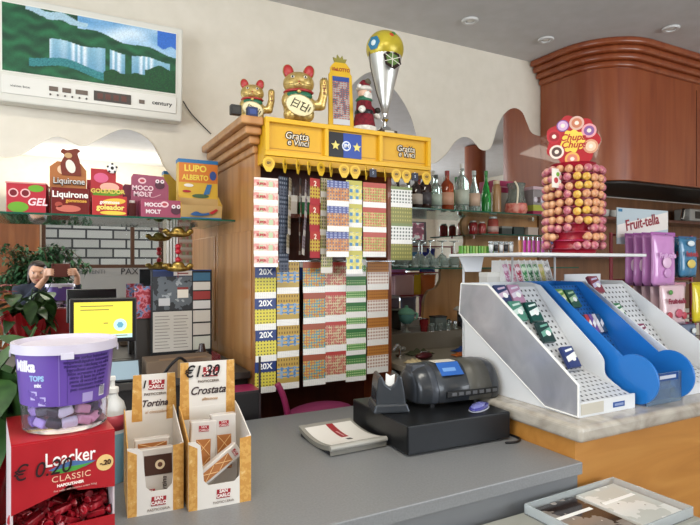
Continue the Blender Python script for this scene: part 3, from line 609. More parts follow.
text('10eLOTTO', .02, P('a03020', .4), t, (0, -.001, .255), bold=.0006, sx=.85)

# santa
q = at(363, 128, 2.25); t = thing('santa_figure', 'small santa claus figure with his back to the yellow sign', 'figurine', (q.x, 2.24, TOP), .5); t.scale = (1.15, 1.15, 1.18)
vel = speck('red_velvet', [(.3, '5c0c1c'), (.7, '8c1428')], 90, .9); fur = speck('white_fur', [(.3, 'c8c4bc'), (.7, 'f2efe8')], 70, .95, bump=.6)
obj('coat', MB().lathe([(0, 0), (.042, 0), (.046, .03), (.034, .09), (.03, .125), (0, .135)], 20).cap((-.02, 0, .115), (-.052, -.02, .085), .014, .011).cap((.02, 0, .115), (.05, -.025, .085), .014, .011), vel, t, remesh=.0035)
obj('fur_hem', MB().lathe([(.036, 0), (.048, .006), (.049, .018), (.038, .022)], 20, cap=False), fur, t, smooth='all', solid=.006)
for s in (-1, 1): obj('fur_cuff', MB().ell((s*.054, -.024, .08), (.015, .015, .013), 12, 8), fur, t, smooth='all'); obj('glove', MB().ell((s*.062, -.03, .072), (.01, .01, .009), 10, 8), fur, t, smooth='all')
obj('belt', MB().lathe([(.0365, .07), (.0375, .078), (.0355, .086)], 20, cap=False), BLACK, t, solid=.003)
obj('scarf', MB().lathe([(.02, .118), (.033, .128), (.022, .14)], 18, cap=False), greenp, t, smooth='all', solid=.006)
hd = obj('head', MB().ell((0, 0, .158), (.026, .026, .028)), P('e0b49c', .5), t, smooth='all')
obj('nose', MB().ell((0, -.028, .158), (.005, .005, .005), 8, 6), P('c88070', .5), hd)
for s in (-1, 1): obj('eye', MB().ell((s*.009, -.024, .165), (.003, .003, .003), 8, 6), BLACK, hd)
obj('beard', MB().ell((0, -.018, .14), (.024, .016, .026), 14, 10), fur, t, smooth='all')
obj('hat', MB().lathe([(.028, .17), (.024, .19), (.014, .205), (0, .212)], 18).cap((0, 0, .2), (-.03, 0, .185), .012, .007), vel, t, remesh=.003)
obj('hat_trim', MB().lathe([(.026, .166), (.032, .172), (.026, .18)], 18, cap=False), fur, t, smooth='all', solid=.006); obj('pompom', MB().ell((-.036, 0, .176), (.01, .01, .01), 10, 8), fur, t, smooth='all')
obj('feather', MB().ell((.0, -.02, .2), (.02, .008, .012), 10, 8), P('5c5440', .6), t, smooth='all')

# trophy with ball
q = at(382, 134, 2.22); t = thing('football_trophy', 'tall silver cone trophy topped by a yellow ball on the display', 'trophy', (q.x+.005, 2.24, TOP), 0); t.scale = (1.17, 1.1, 1.17)
obj('plinth', MB().box(-.018, .062, -.032, .032, 0, .018), P('3c2c22', .35), t, bev=.003)
obj('plaque', MB().box(.0, .045, -.034, -.0315, .004, .015), P('c8c0a8', .3, .5), t)
t2 = (.02, 0, 0)
obj('stem', MB().lathe([(0, .018), (.03, .018), (.026, .03), (.010, .04), (.008, .055), (.016, .065), (.010, .075), (.013, .088), (0, .088)], 24), CHROME, t, loc=t2, smooth=True)
silver = P('cfd0cc', .36, .65)
cone = obj('cone', MB().lathe([(.012, .088), (.02, .13), (.038, .20), (.06, .285), (.072, .335), (.074, .35)], 36, cap=False), silver, t, loc=t2, smooth='all', solid=.003)
ballo = obj('ball', MB().ell((0, 0, .352), (.078, .078, .074), 32, 20), speck('ball_yellow', [(.35, 'b09a24'), (.55, 'd4bf30'), (.8, 'e0cf52')], 9, .3, .2), t, loc=t2, smooth='all')
def onball(mb_r, a, el, mat, nm, rr=.079):
    d = Vector((math.sin(a)*math.cos(el), -math.cos(a)*math.cos(el), math.sin(el)))
    M = Matrix.Translation(Vector((0, 0, .352))+d*(rr-.001)) @ d.to_track_quat('Z', 'Y').to_matrix().to_4x4()
    return obj(nm, MB().lathe([(0, .002), (mb_r*.7, .0012), (mb_r, -.002)], 6 if nm == 'ball_panel' else 20, M, cap=False), mat, ballo, smooth='all')
onball(.030, -1.15, .05, P('2c7ca8', .35), 'ball_panel'); onball(.013, -1.15, .05, P('d8ecf0', .35), 'panel_badge', .0815); onball(.010, -.1, .5, P('c84a20', .35), 'panel_mark'); onball(.010, .1, .65, P('4a8c3c', .35), 'panel_mark')
em = obj('emblem', MB().prism([(.031*math.cos(2*PI*i/6+.5), .034*math.sin(2*PI*i/6+.5)) for i in range(6)], 'Y', 0, .002), P('2c1c18', .35), t, loc=(.012, -.0745, .288), rot=(-.20, -.15, -.1)); em.scale = (1.3, 1, 1.25)
obj('emblem_field', MB().prism([(.022*math.cos(2*PI*i/6+.5), .022*math.sin(2*PI*i/6+.5)) for i in range(6)], 'Y', -.0012, 0), P('5c7c3c', .35), em)
for a in (.2, 1.3, 2.4): obj('emblem_line', MB().tube([(-.028*math.cos(a), -.0015, -.028*math.sin(a)), (.028*math.cos(a), -.0015, .028*math.sin(a))], .0012, 5), P('e8e4d8', .4), em)
obj('handle', MB().tube([(-.012, 0, .10), (-.04, 0, .17), (-.068, 0, .27), (-.074, 0, .33)], .0022, 6), P('3c3020', .4), t, loc=t2); obj('ribbon_knot', MB().ell((-.02, -.01, .095), (.014, .012, .012), 12, 8), P('2c241c', .5), t, smooth='all')

# ---------------------------------------------------------------- left group on the sales counter
CT = .90
kraft = speck('kraft_print', [(.35, 'cf9440'), (.5, 'daa552'), (.65, 'e6c07c')], 70, .55, const=True)
BOXW = P('e6e2dc', .45); LOGO = P('a8202c', .4); SHAD = P('b4aca2', .6)
# Loacker box
lx0, lx1, ly0, ly1, lz = -.075, .10, 1.165, 1.38, 1.19
redbox = speck('red_carton', [(.3, 'a8141f'), (.7, 'b91a26')], 12, .35)
t = thing('wafer_box', 'tall red carton of wafers with an open tray, under the purple tub', 'sweet box', (lx0, ly0, CT), math.radians(6))
Wl, Dl, Hl = lx1-lx0, ly1-ly0, lz-CT
obj('top', MB().box(0, Wl, 0, Dl, Hl-.003, Hl), redbox, t); obj('back', MB().box(0, Wl, Dl-.003, Dl, 0, Hl-.003), redbox, t)
for x in (0, Wl-.003): obj('side', MB().prism([(0, .0), (Dl-.003, 0), (Dl-.003, Hl-.003), (0, Hl-.003)], 'X', x, x+.003), P('d8c8cc', .45) if x == 0 else P('c9b9be', .45), t)
fl = obj('front_flap', MB().prism([(0, Hl-.003), (0, Hl-.128), (Wl*.42, Hl-.105), (Wl*.55, Hl-.09), (Wl*.62, Hl-.105), (Wl, Hl-.113), (Wl, Hl-.003)], 'Y', -.003, 0), redbox, t)
obj('lower_front', MB().box(0, Wl, -.003, 0, 0, Hl-.168), redbox, t); obj('base', MB().box(.003, Wl-.003, 0, Dl-.003, 0, .003), redbox, t)
obj('inner_floor', MB().box(.003, Wl-.003, 0, Dl-.003, Hl-.19, Hl-.187), redbox, t)
text('Loacker', .036, P('f6f0ee', .35), fl, (Wl*.55, -.0035, Hl-.040), bold=.0004, sx=.74)
text('CLASSIC', .016, P('eac0a0', .35), fl, (Wl*.56, -.0035, Hl-.077), sx=1.05, space=1.1); text('NAPOLITANER', .0068, P('f4e4dc', .35), fl, (Wl*.55, -.0035, Hl-.090), bold=.0004)
text('fine wafer with hazelnut cream filling', .005, P('e0a8a0', .35), fl, (Wl*.6, -.0035, Hl-.099))
hill = obj('printed_mountain', MB().prism(smoothpts([(Wl*.34, Hl-.058), (Wl*.45, Hl-.051), (Wl*.56, Hl-.047), (Wl*.68, Hl-.051), (Wl*.80, Hl-.054)])+[(Wl*.7, Hl-.062), (Wl*.5, Hl-.065)], 'Y', -.0042, -.003), P('4a6ea8', .4), fl)
obj('printed_meadow', MB().prism(smoothpts([(Wl*.36, Hl-.061), (Wl*.5, Hl-.057), (Wl*.66, Hl-.057), (Wl*.78, Hl-.056)])+[(Wl*.6, Hl-.066), (Wl*.45, Hl-.067)], 'Y', -.005, -.0042), P('4a9a3c', .4), hill)
bd = obj('round_badge', MB().prism(disc(26, .0155, (Wl*.93-.006, Hl-.062)), 'Y', -.004, -.003), P('e6c07a', .4), fl)
text('-.20', .013, P('4a2c18', .4), bd, (Wl*.90, -.0047, Hl-.062), bold=.0005)
text('€ 0.20', .040, P('2a1418', .5), fl, (Wl*.28, -.0056, Hl-.054), shear=.2, sx=.9)
cw = [speck('red_wrap', [(.3, '8a0c18'), (.55, 'c01c2c'), (.75, 'e86a70')], 60, .25, detail=2, bump=.5), speck('wrap_dark', [(.3, '5a0810'), (.7, 'a01422')], 50, .25, bump=.5)]
rnd = random.Random(5)
pos = 'at the back,at the front,near the left side,near the right side,in the middle,on top'.split(',')
for i in range(34):
    x = .02+rnd.random()*(Wl-.04); y = .018+rnd.random()*.07; z = Hl-.182+.012*(i % 3)+rnd.random()*.006+.12*y
    M = Matrix.Rotation(rnd.random()*PI, 4, 'Z') @ Matrix.Rotation(rnd.uniform(-.5, .5), 4, 'Y')
    q = Matrix.Rotation(math.radians(6), 4, 'Z') @ Vector((x, y, z))
    b = MB().box(-.017, .017, -.009, .009, -.006, .006, M)
    for s in (-1, 1): b.lathe([(.003, 0), (.010, .012)], 8, M @ Matrix.Translation((s*.016, 0, 0)) @ Matrix.Rotation(s*PI/2, 4, 'Y'))
    o = obj('wrapped_wafer', b, cw[i % 2], None, Vector((lx0, ly0, CT))+q, .002)
    tag(o, 'red wrapped wafer sweet lying in the open tray of the red carton', 'sweet', 'wrapped wafers in the red carton')

# purple tub
tub = thing('sweet_tub', 'big purple plastic tub with a milky lid on the red carton', 'tub', (.014, 1.262, lz+.001), math.radians(28)); tub.scale = (.93, .93, 1.06)
purple = P('6a4bab', .3, coat=.3); clearp = P('e6def2', .08, trans=.85, ior=1.15, rough=.08) if False else P('f2eefa', .04, trans=.97, ior=1.08)
obj('wall', MB().lathe([(.0, .001), (.079, .001), (.083, .004), (.0865, .055), (.0955, .150), (.0935, .150), (.0845, .055), (.081, .007), (0, .004)], 56), clearp, tub, smooth=True)
sl = obj('printed_sleeve', MB().lathe([(.0870, .052), (.0960, .146), (.0957, .146), (.0867, .052)], 56, cap=False), purple, tub, smooth=True)
lid = obj('lid', MB().lathe([(0, .157), (.088, .157), (.092, .152), (.098, .163), (.104, .163), (.1045, .146), (.100, .146), (.096, .150), (0, .150)], 56), P('c9c3d6', .3), tub, smooth=True)
for i in range(4):
    a = i*PI/2+1.1; obj('lid_tab', MB().box(-.012, .012, -.0015, .0015, -.008, .003), P('d2cee0', .3), lid, loc=(.104*math.cos(a), .104*math.sin(a), .146), rot=(0, 0, a+PI/2))
def oncyl(parent, s, size, mat, ang, z, z0=.052, r0=.0870, r1=.0960, h=.094, **kw):
    """letters bent round the tub, one mesh per word"""
    cu = bpy.data.curves.new('t', 'FONT'); cu.body = s; cu.size = size; cu.extrude = .0003; cu.shear = kw.get('shear', 0); cu.offset = kw.get('bold', 0)
    cu.align_x = 'CENTER'; cu.align_y = 'CENTER'; cu.resolution_u = 3
    o = bpy.data.objects.new('t', cu); COL.objects.link(o); me = bpy.data.meshes.new_from_object(o); bpy.data.objects.remove(o); bpy.data.curves.remove(cu)
    for v in me.vertices:
        zz = z+v.co.y+kw.get('slope', 0)*v.co.x; r = r0+(r1-r0)*(zz-z0)/h+.0006+v.co.z; a = ang+v.co.x/r
        v.co = (r*math.cos(a), r*math.sin(a), zz)
    me.materials.clear(); me.materials.append(mat); o = bpy.data.objects.new('lettering', me); COL.objects.link(o); o.parent = parent; return o
def patch(parent, name, mat, a0, a1, z0, z1, dr=.0005):
    b = MB(); n = 10; vs = []
    for i in range(n+1):
        a = a0+(a1-a0)*i/n
        for z in (z0, z1):
            r = .087+.009*(z-.052)/.094+dr; vs.append(b.b.verts.new((r*math.cos(a), r*math.sin(a), z)))
    for i in range(n): b._f([vs[2*i], vs[2*i+2], vs[2*i+3], vs[2*i+1]])
    return obj(name, b, mat, parent, smooth='all')
FA = -PI/2-math.radians(28)-.00      # angle facing the wall normal
CA = FA - .0                          # camera side direction
camdir = math.atan2(-1.262, -.005)-math.radians(28)
wht = P('eeeaf6', .35)
oncyl(sl, 'Milka', .027, wht, camdir-.95, .124, bold=.0012, shear=.15)
oncyl(sl, 'TOPS', .013, P('9ac0ea', .35), camdir-.62, .103, bold=.0006); oncyl(sl, 'mix', .010, wht, camdir-.60, .091, bold=.0004)
for k, (a, z) in enumerate(((-.72, .072), (-.52, .062))): patch(sl, 'printed_bar', P('b9aee0', .4), camdir+a-.09, camdir+a+.09, z-.008, z+.008); oncyl(sl, 'Milka', .014, purple, camdir+a, z, bold=.0006, slope=-.3)
patch(sl, 'seam', P('4c3488', .35), camdir+.02, camdir+.03, .053, .145); patch(sl, 'seam', P('8c74c4', .35), camdir-.15, camdir-.13, .053, .145)
for i in range(9): oncyl(sl, ['zutaten zucker kakaobutter', 'magermilchpulver kakaomasse', 'susswaren mischung aus milch', 'ingredienti zucchero burro', 'latte scremato in polvere', 'siero di latte in polvere', 'pasta di nocciole cacao', 'emulsionante lecitine', 'puo contenere tracce'][i], .0085, P('46307c', .4), camdir+.50, .138-.0072*i, bold=.0002)
patch(sl, 'barcode_field', wht, camdir+.78, camdir+.96, .060, .080)
for i in range(7): patch(sl, 'barcode_bar', BLACK, camdir+.795+.023*i, camdir+.805+.023*i, .062, .078, .0009)
patch(sl, 'address_block', P('a898d4', .4), camdir+.35, camdir+.60, .055, .072)
rnd = random.Random(3); cc = [('7c60b8', 'lilac'), ('2c2040', 'dark violet'), ('d898b4', 'pink'), ('d8d4e4', 'white'), ('34303c', 'dark grey'), ('a088d0', 'pale violet')]
for i in range(30):
    a = i*2*PI/15+rnd.random()*.2; r = .058; z = .017+(i//15)*.022; c = cc[(i*5+i//6) % 6]
    q = Matrix.Rotation(math.radians(28), 4, 'Z') @ Vector((r*math.cos(a), r*math.sin(a), z))
    o = obj('wrapped_sweet', MB().box(-.014, .014, -.008, .008, -.009, .009), P(c[0], .3), None, Vector((.014, 1.262, lz+.002))+q, .004, rot=(rnd.uniform(-.4, .4), rnd.uniform(-.4, .4), a+math.radians(28)+PI/2))
    tag(o, '%s wrapped sweet inside the clear base of the purple tub' % c[1], 'sweet', 'sweets inside the purple tub')

# cleanser bottle
t = thing('cleanser_bottle', 'white squeeze bottle with pale blue lower half behind the wafer carton', 'bottle', (.137, 1.70, CT)); t.scale = (1, 1, 1.06)
obj('body', MB().lathe([(0, 0), (.034, 0), (.036, .004), (.036, .13), (.036, .1305), (0, .1305)], 28), P('8cc4dc', .3), t, smooth=True)
obj('shoulder', MB().lathe([(0, .131), (.036, .131), (.036, .19), (.030, .21), (.016, .225), (.014, .235), (0, .235)], 28), P('e4e8ea', .35), t, smooth=True)
obj('label', MB().lathe([(.0365, .14), (.0366, .18)], 28, cap=False), P('c04050', .4), t, smooth='all', solid=.0004)
obj('pump', MB().lathe([(0, .235), (.017, .235), (.017, .25), (.007, .252), (.006, .275), (0, .275)], 20).box(-.03, .008, -.007, .007, .268, .28), WHITE, t, bev=.002, smooth=True)

# Tortina and Crostata dispensers
def dispenser(name, label, x0, y0, W, D, hside, htop, rz, title, sub, leftk, rightk, price, cut, hw=None, taper=0):
    t = thing(name, label, 'snack box', (x0, y0, CT), rz, 'card dispensers of pastries on the counter')
    hs_ = .014 if title == 'Tortina' else 0
    th = .0025
    c0, c1, cz = cut
    prof = [(0, 0), (W, 0), (W, hside), (c1+.012, hside*.99), (c1, hside*.93), (c1-.008, cz+.012), (c1-.02, cz), (c0+.02, cz), (c0+.008, cz+.012), (c0, hside*.93), (c0-.012, hside*.99), (0, hside)]
    fr = obj('front', MB().prism(prof, 'Y', 0, th), BOXW, t)
    for a, b_ in ((0, leftk), (W-rightk, W)):
        if b_-a > .001: obj('kraft_stripe', MB().prism([(a+.0005, .0005), (b_, .0005), (b_, hside*(.9 if a == 0 else .985)), (a+.0005, hside*.97)], 'Y', -.0007, 0), kraft, fr)
    for x, mt in ((0, BOXW), (W-th, kraft)):
        obj('side', MB().prism([(th, 0), (D, 0), (D, hside*1.28), (D*.75, hside*1.24), (th, hside)], 'X', x, x+th), kraft if x == 0 else BOXW, t)
    obj('back', MB().box(th, W-th, D-th, D, 0, hside*1.25), BOXW, t); obj('base', MB().box(th, W-th, th, D-th, 0, th), BOXW, t)
    hx0 = (W-(hw or W))/2; hx1 = W-hx0; hb = hside*1.05
    hd = obj('header_card', MB().prism([(hx0-taper, hb), (hx1+taper, hb), (hx1, htop), (hx0, htop)], 'Y', D, D+th), BOXW, t, loc=(hs_, -.002, 0))
    hm = (hx0+hx1)/2; hW = hx1-hx0
    obj('kraft_stripe', MB().prism([(hx0-taper, hb), (hx0+leftk*1.1, hb), (hx0+leftk, htop), (hx0, htop)], 'Y', D-.0008, D), kraft, hd)
    obj('kraft_stripe', MB().prism([(hx1-.024, hb), (hx1+taper, hb), (hx1, htop), (hx1-.022, htop)], 'Y', D-.0008, D), kraft, hd)
    def bmark(par, cx, cz, s, y):
        lb = obj('logo_plate', MB().prism([(cx-s, cz-s*.6), (cx+s*.9, cz-s*.65), (cx+s, cz+s*.55), (cx-s*.92, cz+s*.65)], 'Y', y-.0012, y), LOGO, par)
        text('SAN\nCARLO', s*.62, P('f4e8e4', .4), lb, (cx, y-.0018, cz+s*.05), bold=.0005)
    yy = D-.0008
    bmark(hd, hm+hW*.05, htop-.03, .022, yy); text('PASTICCERIA', .010, P('6a5a50', .4), hd, (hm+.002, yy-.0005, htop-.056), bold=.0001)
    text(title, .026 if hs_ else .031, P('38242a', .4), hd, (hm, yy-.0005, htop-.082), shear=.35, sx=.9, bold=.0005); text(sub, .012, P('c08a50', .4), hd, (hm+.005, yy-.0005, htop-.106), shear=.3)
    bmark(fr, W*.55, cz*.55, .018, 0); text('PASTICCERIA', .009, P('8a7a70', .4), fr, (W*.55, -.0006, cz*.55-.021))
    text(price, .045 if len(price) > 3 else .03, P('1c1a1e', .4), hd, (hm-hW*.12 if len(price) > 3 else hx0+hW*.25, yy-.0022, htop-.028), shear=.25, sx=.9, bold=.0006)
    return t
T1 = dispenser('pastry_dispenser', 'left white and kraft card dispenser with handwritten price, titled Tortina', .148, 1.43, .132, .205, .168, .306, -.06, 'Tortina', 'al cioccolato', .022, .026, '1', (.035, .112, .055), .112, .004)
T2 = dispenser('pastry_dispenser', 'right wider card dispenser of pastries, titled Crostata, marked 1.30', .286, 1.395, .158, .18, .172, .340, -.06, 'Crostata', 'albicocca', .022, .030, '€1.30', (.030, .135, .058), .150, .002)
def snack(name, label, parent_xy, rz0, loc, rot, w, h, d, fields):
    M = Matrix.Translation((*parent_xy, CT)) @ Matrix.Rotation(rz0, 4, 'Z')
    o = bpy.data.objects.new(name, None); COL.objects.link(o); o.matrix_world = M @ Matrix.Translation(loc) @ Euler(rot).to_matrix().to_4x4()
    tag(o, label, 'packaged snack', 'packaged pastries in the dispensers')
    obj('wrapper', MB().prism([(-w/2, 0), (w/2, 0), (w/2, .004), (w*.48, .01), (w*.5, h*.5), (w*.48, h-.01), (w/2, h-.004), (w/2, h), (-w/2, h), (-w/2, h-.004), (-w*.48, h-.01), (-w*.5, h*.5), (-w*.48, .01), (-w/2, .004)], 'Y', -d/2, d/2), P('cfc9c4', .22, coat=.4), o, bev=.004, seg=3)
    for f in fields: f(o, w, h, d)
    return o
def waffle(x0, x1, z0, z1):
    def f(o, w, h, d):
        p = obj('printed_tart', MB().box(-w/2+x0*w, -w/2+x1*w, -d/2-.001, -d/2, z0*h, z1*h), P('b06c34', .4), o, bev=.001)
        cx, cz = (-w/2+(x0+x1)/2*w), (z0+z1)/2*h; sx_, sz_ = (x1-x0)*w/2, (z1-z0)*h/2
        for s in (-1, 1):
            for k in (-.5, .5): obj('lattice', MB().tube([(cx-sx_*.9, -d/2-.0012, cz+(k-s*.45)*sz_), (cx+sx_*.9, -d/2-.0012, cz+(k+s*.45)*sz_)], .0011, 5), P('e2b478', .4), p)
    return f
def rlogo(u, v, s):
    def f(o, w, h, d):
        l = obj('logo_plate', MB().box(-w/2+u*w-s, -w/2+u*w+s, -d/2-.0012, -d/2, v*h-s*.6, v*h+s*.6), LOGO, o); text('SAN\nCARLO', s*.6, P('f4e8e4', .4), l, (-w/2+u*w, -d/2-.0016, v*h))
    return f
def dark(x0, x1, z0, z1, c='4a2c22'):
    def f(o, w, h, d):
        p = obj('printed_cake', MB().box(-w/2+x0*w, -w/2+x1*w, -d/2-.001, -d/2, z0*h, z1*h), P(c, .4), o, bev=.001)
        obj('cream_swirl', MB().prism(disc(18, .012, (w*.1, (z0+z1)/2*h)), 'Y', -d/2-.0016, -d/2-.001), P('e8d4b0', .4), p); obj('cream_core', MB().prism(disc(18, .006, (w*.1, (z0+z1)/2*h)), 'Y', -d/2-.0022, -d/2-.0016), P('6a4030', .4), p)
    return f
def word(s, sz, u, v, rot=0):
    def f(o, w, h, d): text(s, sz, P('3a2628', .4), o, (-w/2+u*w, -d/2-.001, v*h), (PI/2, rot, 0), shear=.3)
    return f
snack('packaged_cake', 'brown and grey packaged chocolate cake standing in the left dispenser, frontmost', (.148, 1.43), -.06, (.072, .055, .004), (-.12, 0, 0), .085, .138, .028, [dark(.15, .95, .52, .88), word('Tortina', .018, .72, .28, -PI/2), rlogo(.3, .22, .013)])
snack('packaged_cake', 'golden brown packaged cake tucked behind the front one in the left dispenser', (.148, 1.43), -.06, (.066, .10, .004), (-.08, 0, 0), .09, .152, .028, [waffle(.1, .9, .62, .93)])
snack('packaged_tart', 'upright white packaged tart with red logo at the right of the wide dispenser', (.286, 1.395), -.06, (.105, .085, .004), (-.08, 0, 0), .068, .205, .032, [waffle(.22, .78, .3, .74), rlogo(.5, .88, .013)])
snack('packaged_tart', 'upright packaged tart leaning at the left of the wide dispenser', (.286, 1.395), -.06, (.042, .075, .004), (-.10, .05, 0), .068, .195, .032, [waffle(.22, .78, .3, .76), rlogo(.5, .90, .013)])
snack('packaged_tart', 'packaged tart lying slanted across the front of the wide dispenser', (.286, 1.395), -.06, (.030, .030, .062), (-.15, 1.02, 0), .040, .125, .022, [waffle(.2, .8, .06, .76), rlogo(.5, .88, .009)])

# ---------------------------------------------------------------- behind the counter, left
q = at(104, 297, 2.42)
t = thing('till_screen', 'small black till monitor showing a yellow page', 'monitor', (q.x+.0, 2.44, 1.05), -.10)
obj('base', MB().box(-.07, .07, -.04, .08, 0, .014), BLACK, t, bev=.003); obj('neck', MB().box(-.02, .02, .025, .045, .014, .16), BLACK, t, bev=.003)
obj('casing', MB().box(-.125, .125, 0, .025, .145, .325), P('1c1a1c', .35), t, bev=.004)
sc_ = obj('screen', MB().box(-.108, .108, -.001, 0, .162, .310), P('ddc83c', .4, emit=.42), t)
obj('page_footer', MB().box(-.108, .108, -.0016, -.001, .162, .178), P('b0d4d4', .4, emit=.4), sc_)
obj('round_icon', MB().prism(disc(24, .025, (.062, .215)), 'Y', -.0018, -.001), P('b0d8d8', .4, emit=.4), sc_); obj('icon_ring', MB().prism(disc(6, .013, (.062, .215)), 'Y', -.0026, -.0018), P('5c9cb4', .4, emit=.3), sc_)
for (x_, z_, l_) in ((-.085, .292, .12), (-.085, .277, .105), (.0, .222, .016), (.03, .170, .06)): obj('text_line', MB().box(x_, x_+l_, -.0020, -.001, z_, z_+.0035), P('8c8440', .5), sc_)
q = at(121, 376, 2.12)
t = thing('tablet', 'pale blue touch tablet propped below the till monitor', 'tablet', (q.x, 2.30, 1.0505), -.05)
t.location = (.20, 2.303, 1.0505)
obj('body', MB().box(-.09, .09, 0, .10, 0, .015, Matrix.Rotation(.75, 4, 'X')), P('26282c', .4), t, bev=.003)
obj('screen', MB().box(-.082, .082, .006, .094, .015, .0158, Matrix.Rotation(.75, 4, 'X')), P('93a9b8', .25), t)
q = at(143, 300, 2.75); W_ = .085
t = thing('playing_leaflet', 'small bright red patterned booklet standing by the mirror', 'booklet', (q.x, 2.72, 1.05))
obj('stand', MB().box(-.035, .035, 0, .05, 0, .21), P('38322e', .5), t, bev=.003)
bk = obj('cover', MB().box(-.042, .042, -.012, -.002, .21, .36), speck('booklet_print', [(.35, 'a02030'), (.45, 'c86a78'), (.52, '6080b0'), (.6, '702020'), (.7, 'd8b0a0')], 34, .4, const=True), t, bev=.001)
# news sheet stand
q0, q1 = at(151, 270, 2.68), at(212, 350, 2.68)
t = thing('notice_stand', 'black framed notice board with a photo and price lists, leaning by the mirror', 'notice board', (q0.x, 2.68, 1.05), 0)
W_, z0, z1 = q1.x-q0.x, q1.z-1.05, q0.z-1.05
obj('backing', MB().box(0, W_, .002, .012, 0, z1), P('202226', .4), t, bev=.002); obj('foot', MB().box(.02, W_-.02, .012, .07, 0, .02), P('202226', .4), t)
def panel(nm, u0, u1, v0, v1, m, y=.0012):
    return obj(nm, MB().box(W_*u0, W_*u1, .002-y, .002, z0+(z1-z0)*v0, z0+(z1-z0)*v1), m, t)
ph = panel('printed_photo', .03, .66, .52, .92, speck('street_photo', [(.3, '24282e'), (.45, '5c646c'), (.6, '9aa2a8'), (.75, '3c3a38')], 18, .4, const=True))
panel('photo_sky', .03, .66, .92, .985, P('1c2c58', .4)); panel('heading_strip', .03, .98, .985, 1.0, P('2a4480', .4))
panel('printed_car', .12, .3, .57, .66, P('c8cace', .4), .002); panel('printed_shopfront', .42, .6, .66, .76, P('e2dcd0', .4), .002); panel('printed_awning', .42, .6, .76, .79, P('8a2c2c', .4), .002)
ls = panel('price_list', .03, .66, .02, .5, P('cfcbc4', .5)); panel('price_list', .68, .97, .36, .5, P('d4d0c8', .5)); panel('price_list', .68, .97, .20, .34, P('d4cfc8', .5)); panel('price_list', .68, .97, .02, .18, P('cfd2c8', .5))
for k, c in enumerate(('d8d8d8', 'a03c3c', 'd0ccc4', '3c6c8c')): panel('printed_advert', .68, .97, .52+.115*k, .62+.115*k, P(c, .45))
panel('printed_advert', .36, .66, .93, .99, P('e0d8d0', .45), .0022); panel('printed_line', .42, .60, .95, .965, P('8c2c2c', .4), .003)
for k in range(11):
    for a, b_ in ((.06, .30), (.36, .60)): panel('list_line', a, b_-.02*(k % 3), .06+.038*k, .068+.038*k, P('8a8680', .5), .0018)
# brown carton and pink case
t = thing('brown_carton', 'low brown cardboard box on the back worktop behind the dispensers', 'box', (.31, 2.305, 1.0505))
obj('carton', MB().box(0, .27, 0, .14, 0, .075), P('6e5a48', .7), t, bev=.003); obj('flap', MB().box(.05, .24, -.001, .03, .075, .0775), P('8a6c50', .7), t)
obj('tape', MB().box(.12, .15, -.0008, 0, 0, .075), P('96784c', .3), t)
cab_ = [(.36, 2.27, 1.06), (.39, 2.24, 1.115), (.43, 2.25, 1.14), (.47, 2.27, 1.10), (.50, 2.29, 1.058)]
tag(obj('black_cable', MB().tube(smoothpts(cab_), .006), BLACK), 'looped black cable in front of the brown cardboard box', 'cable')
tag(obj('dark_lamp', MB().lathe([(0, 0), (.03, 0), (.03, .05), (.018, .055), (.012, .09), (.0, .092)], 20), P('2a0c10', .2, coat=.5), None, (.595, 2.60, 1.0505), smooth=True), 'dark red glass candle holder below the notice board', 'candle holder')
q = at(216, 390, 2.10)
t = thing('pink_display_case', 'open magenta acrylic case with a black frame on the counter by the wooden cabinet', 'display case', (.555, 2.14, .80))
pinkt = P('b04c58', .12, trans=.8, ior=1.1)
obj('floor', MB().box(0, .17, 0, .12, .20, .206), P('a8285c', .25), t); obj('left_side', MB().box(0, .006, 0, .114, .206, .36), pinkt, t)
b = MB()
for x in (0, .162): b.box(x, x+.008, -.006, .0, 0, .34)
b.box(0, .17, -.006, 0, .195, .205); b.box(0, .17, -.006, 0, .0, .01)
obj('frame', b, P('2c2024', .4), t); obj('lower_front', MB().box(.008, .162, -.004, 0, .01, .195), P('161214', .4), t)
# magenta stool
t = thing('stool', 'magenta stool with a curved tube frame behind the counter under the scratch cards', 'stool', (1.0, 2.22, 0)); mg = P('8c2050', .35)
t.location = (1.02, 2.20, 0)
obj('seat', MB().ell((0, 0, .86), (.16, .08, .045)), P('7c2450', .7), t, smooth='all')
obj('tube_frame', MB().tube(smoothpts([(-.20, -.05, .0), (-.17, -.05, .55), (-.17, -.055, .82), (-.19, -.055, .95), (-.22, -.05, 1.02)]), .013, 10), mg, t, smooth='all')
for x, y in ((-.1, -.05), (.12, -.05), (-.1, .06), (.12, .06)): obj('leg', MB().cyl((x, y, 0), .012, .84, 10), mg, t)

# ---------------------------------------------------------------- potted poinsettia on the left end of the counter
leafm = speck('poinsettia_leaf', [(.3, '24441e'), (.6, '38602a'), (.8, '557f38')], 22, .4, bump=.3); bract = speck('red_bract', [(.3, '7c1018'), (.7, 'b01c28')], 24, .45, bump=.3)
def leaf(b, M, L, Wd, fold=.25):
    n = 6; pr = []
    for i in range(n+1):
        u = i/n; w_ = Wd*math.sin(PI*min(1, u**.8))*(1-.15*u)+.0005; dz = -.25*L*u*u
        pr.append([b.b.verts.new(M @ Vector((s*w_/2, u*L, dz+abs(s)*w_*fold*.5))) for s in (-1, 0, 1)])
    for A, B in zip(pr, pr[1:]):
        for k in (0, 1): b._f([A[k], A[k+1], B[k+1], B[k]])
t = thing('potted_poinsettia', 'dark green poinsettia with red bracts in red foil at the left edge', 'plant', (-.185, 1.56, CT))
obj('pot', MB().lathe([(0, 0), (.075, 0), (.10, .15), (.095, .15), (.072, .006), (0, .006)], 24), redbox, t, smooth=True)
b = MB(); n = 36
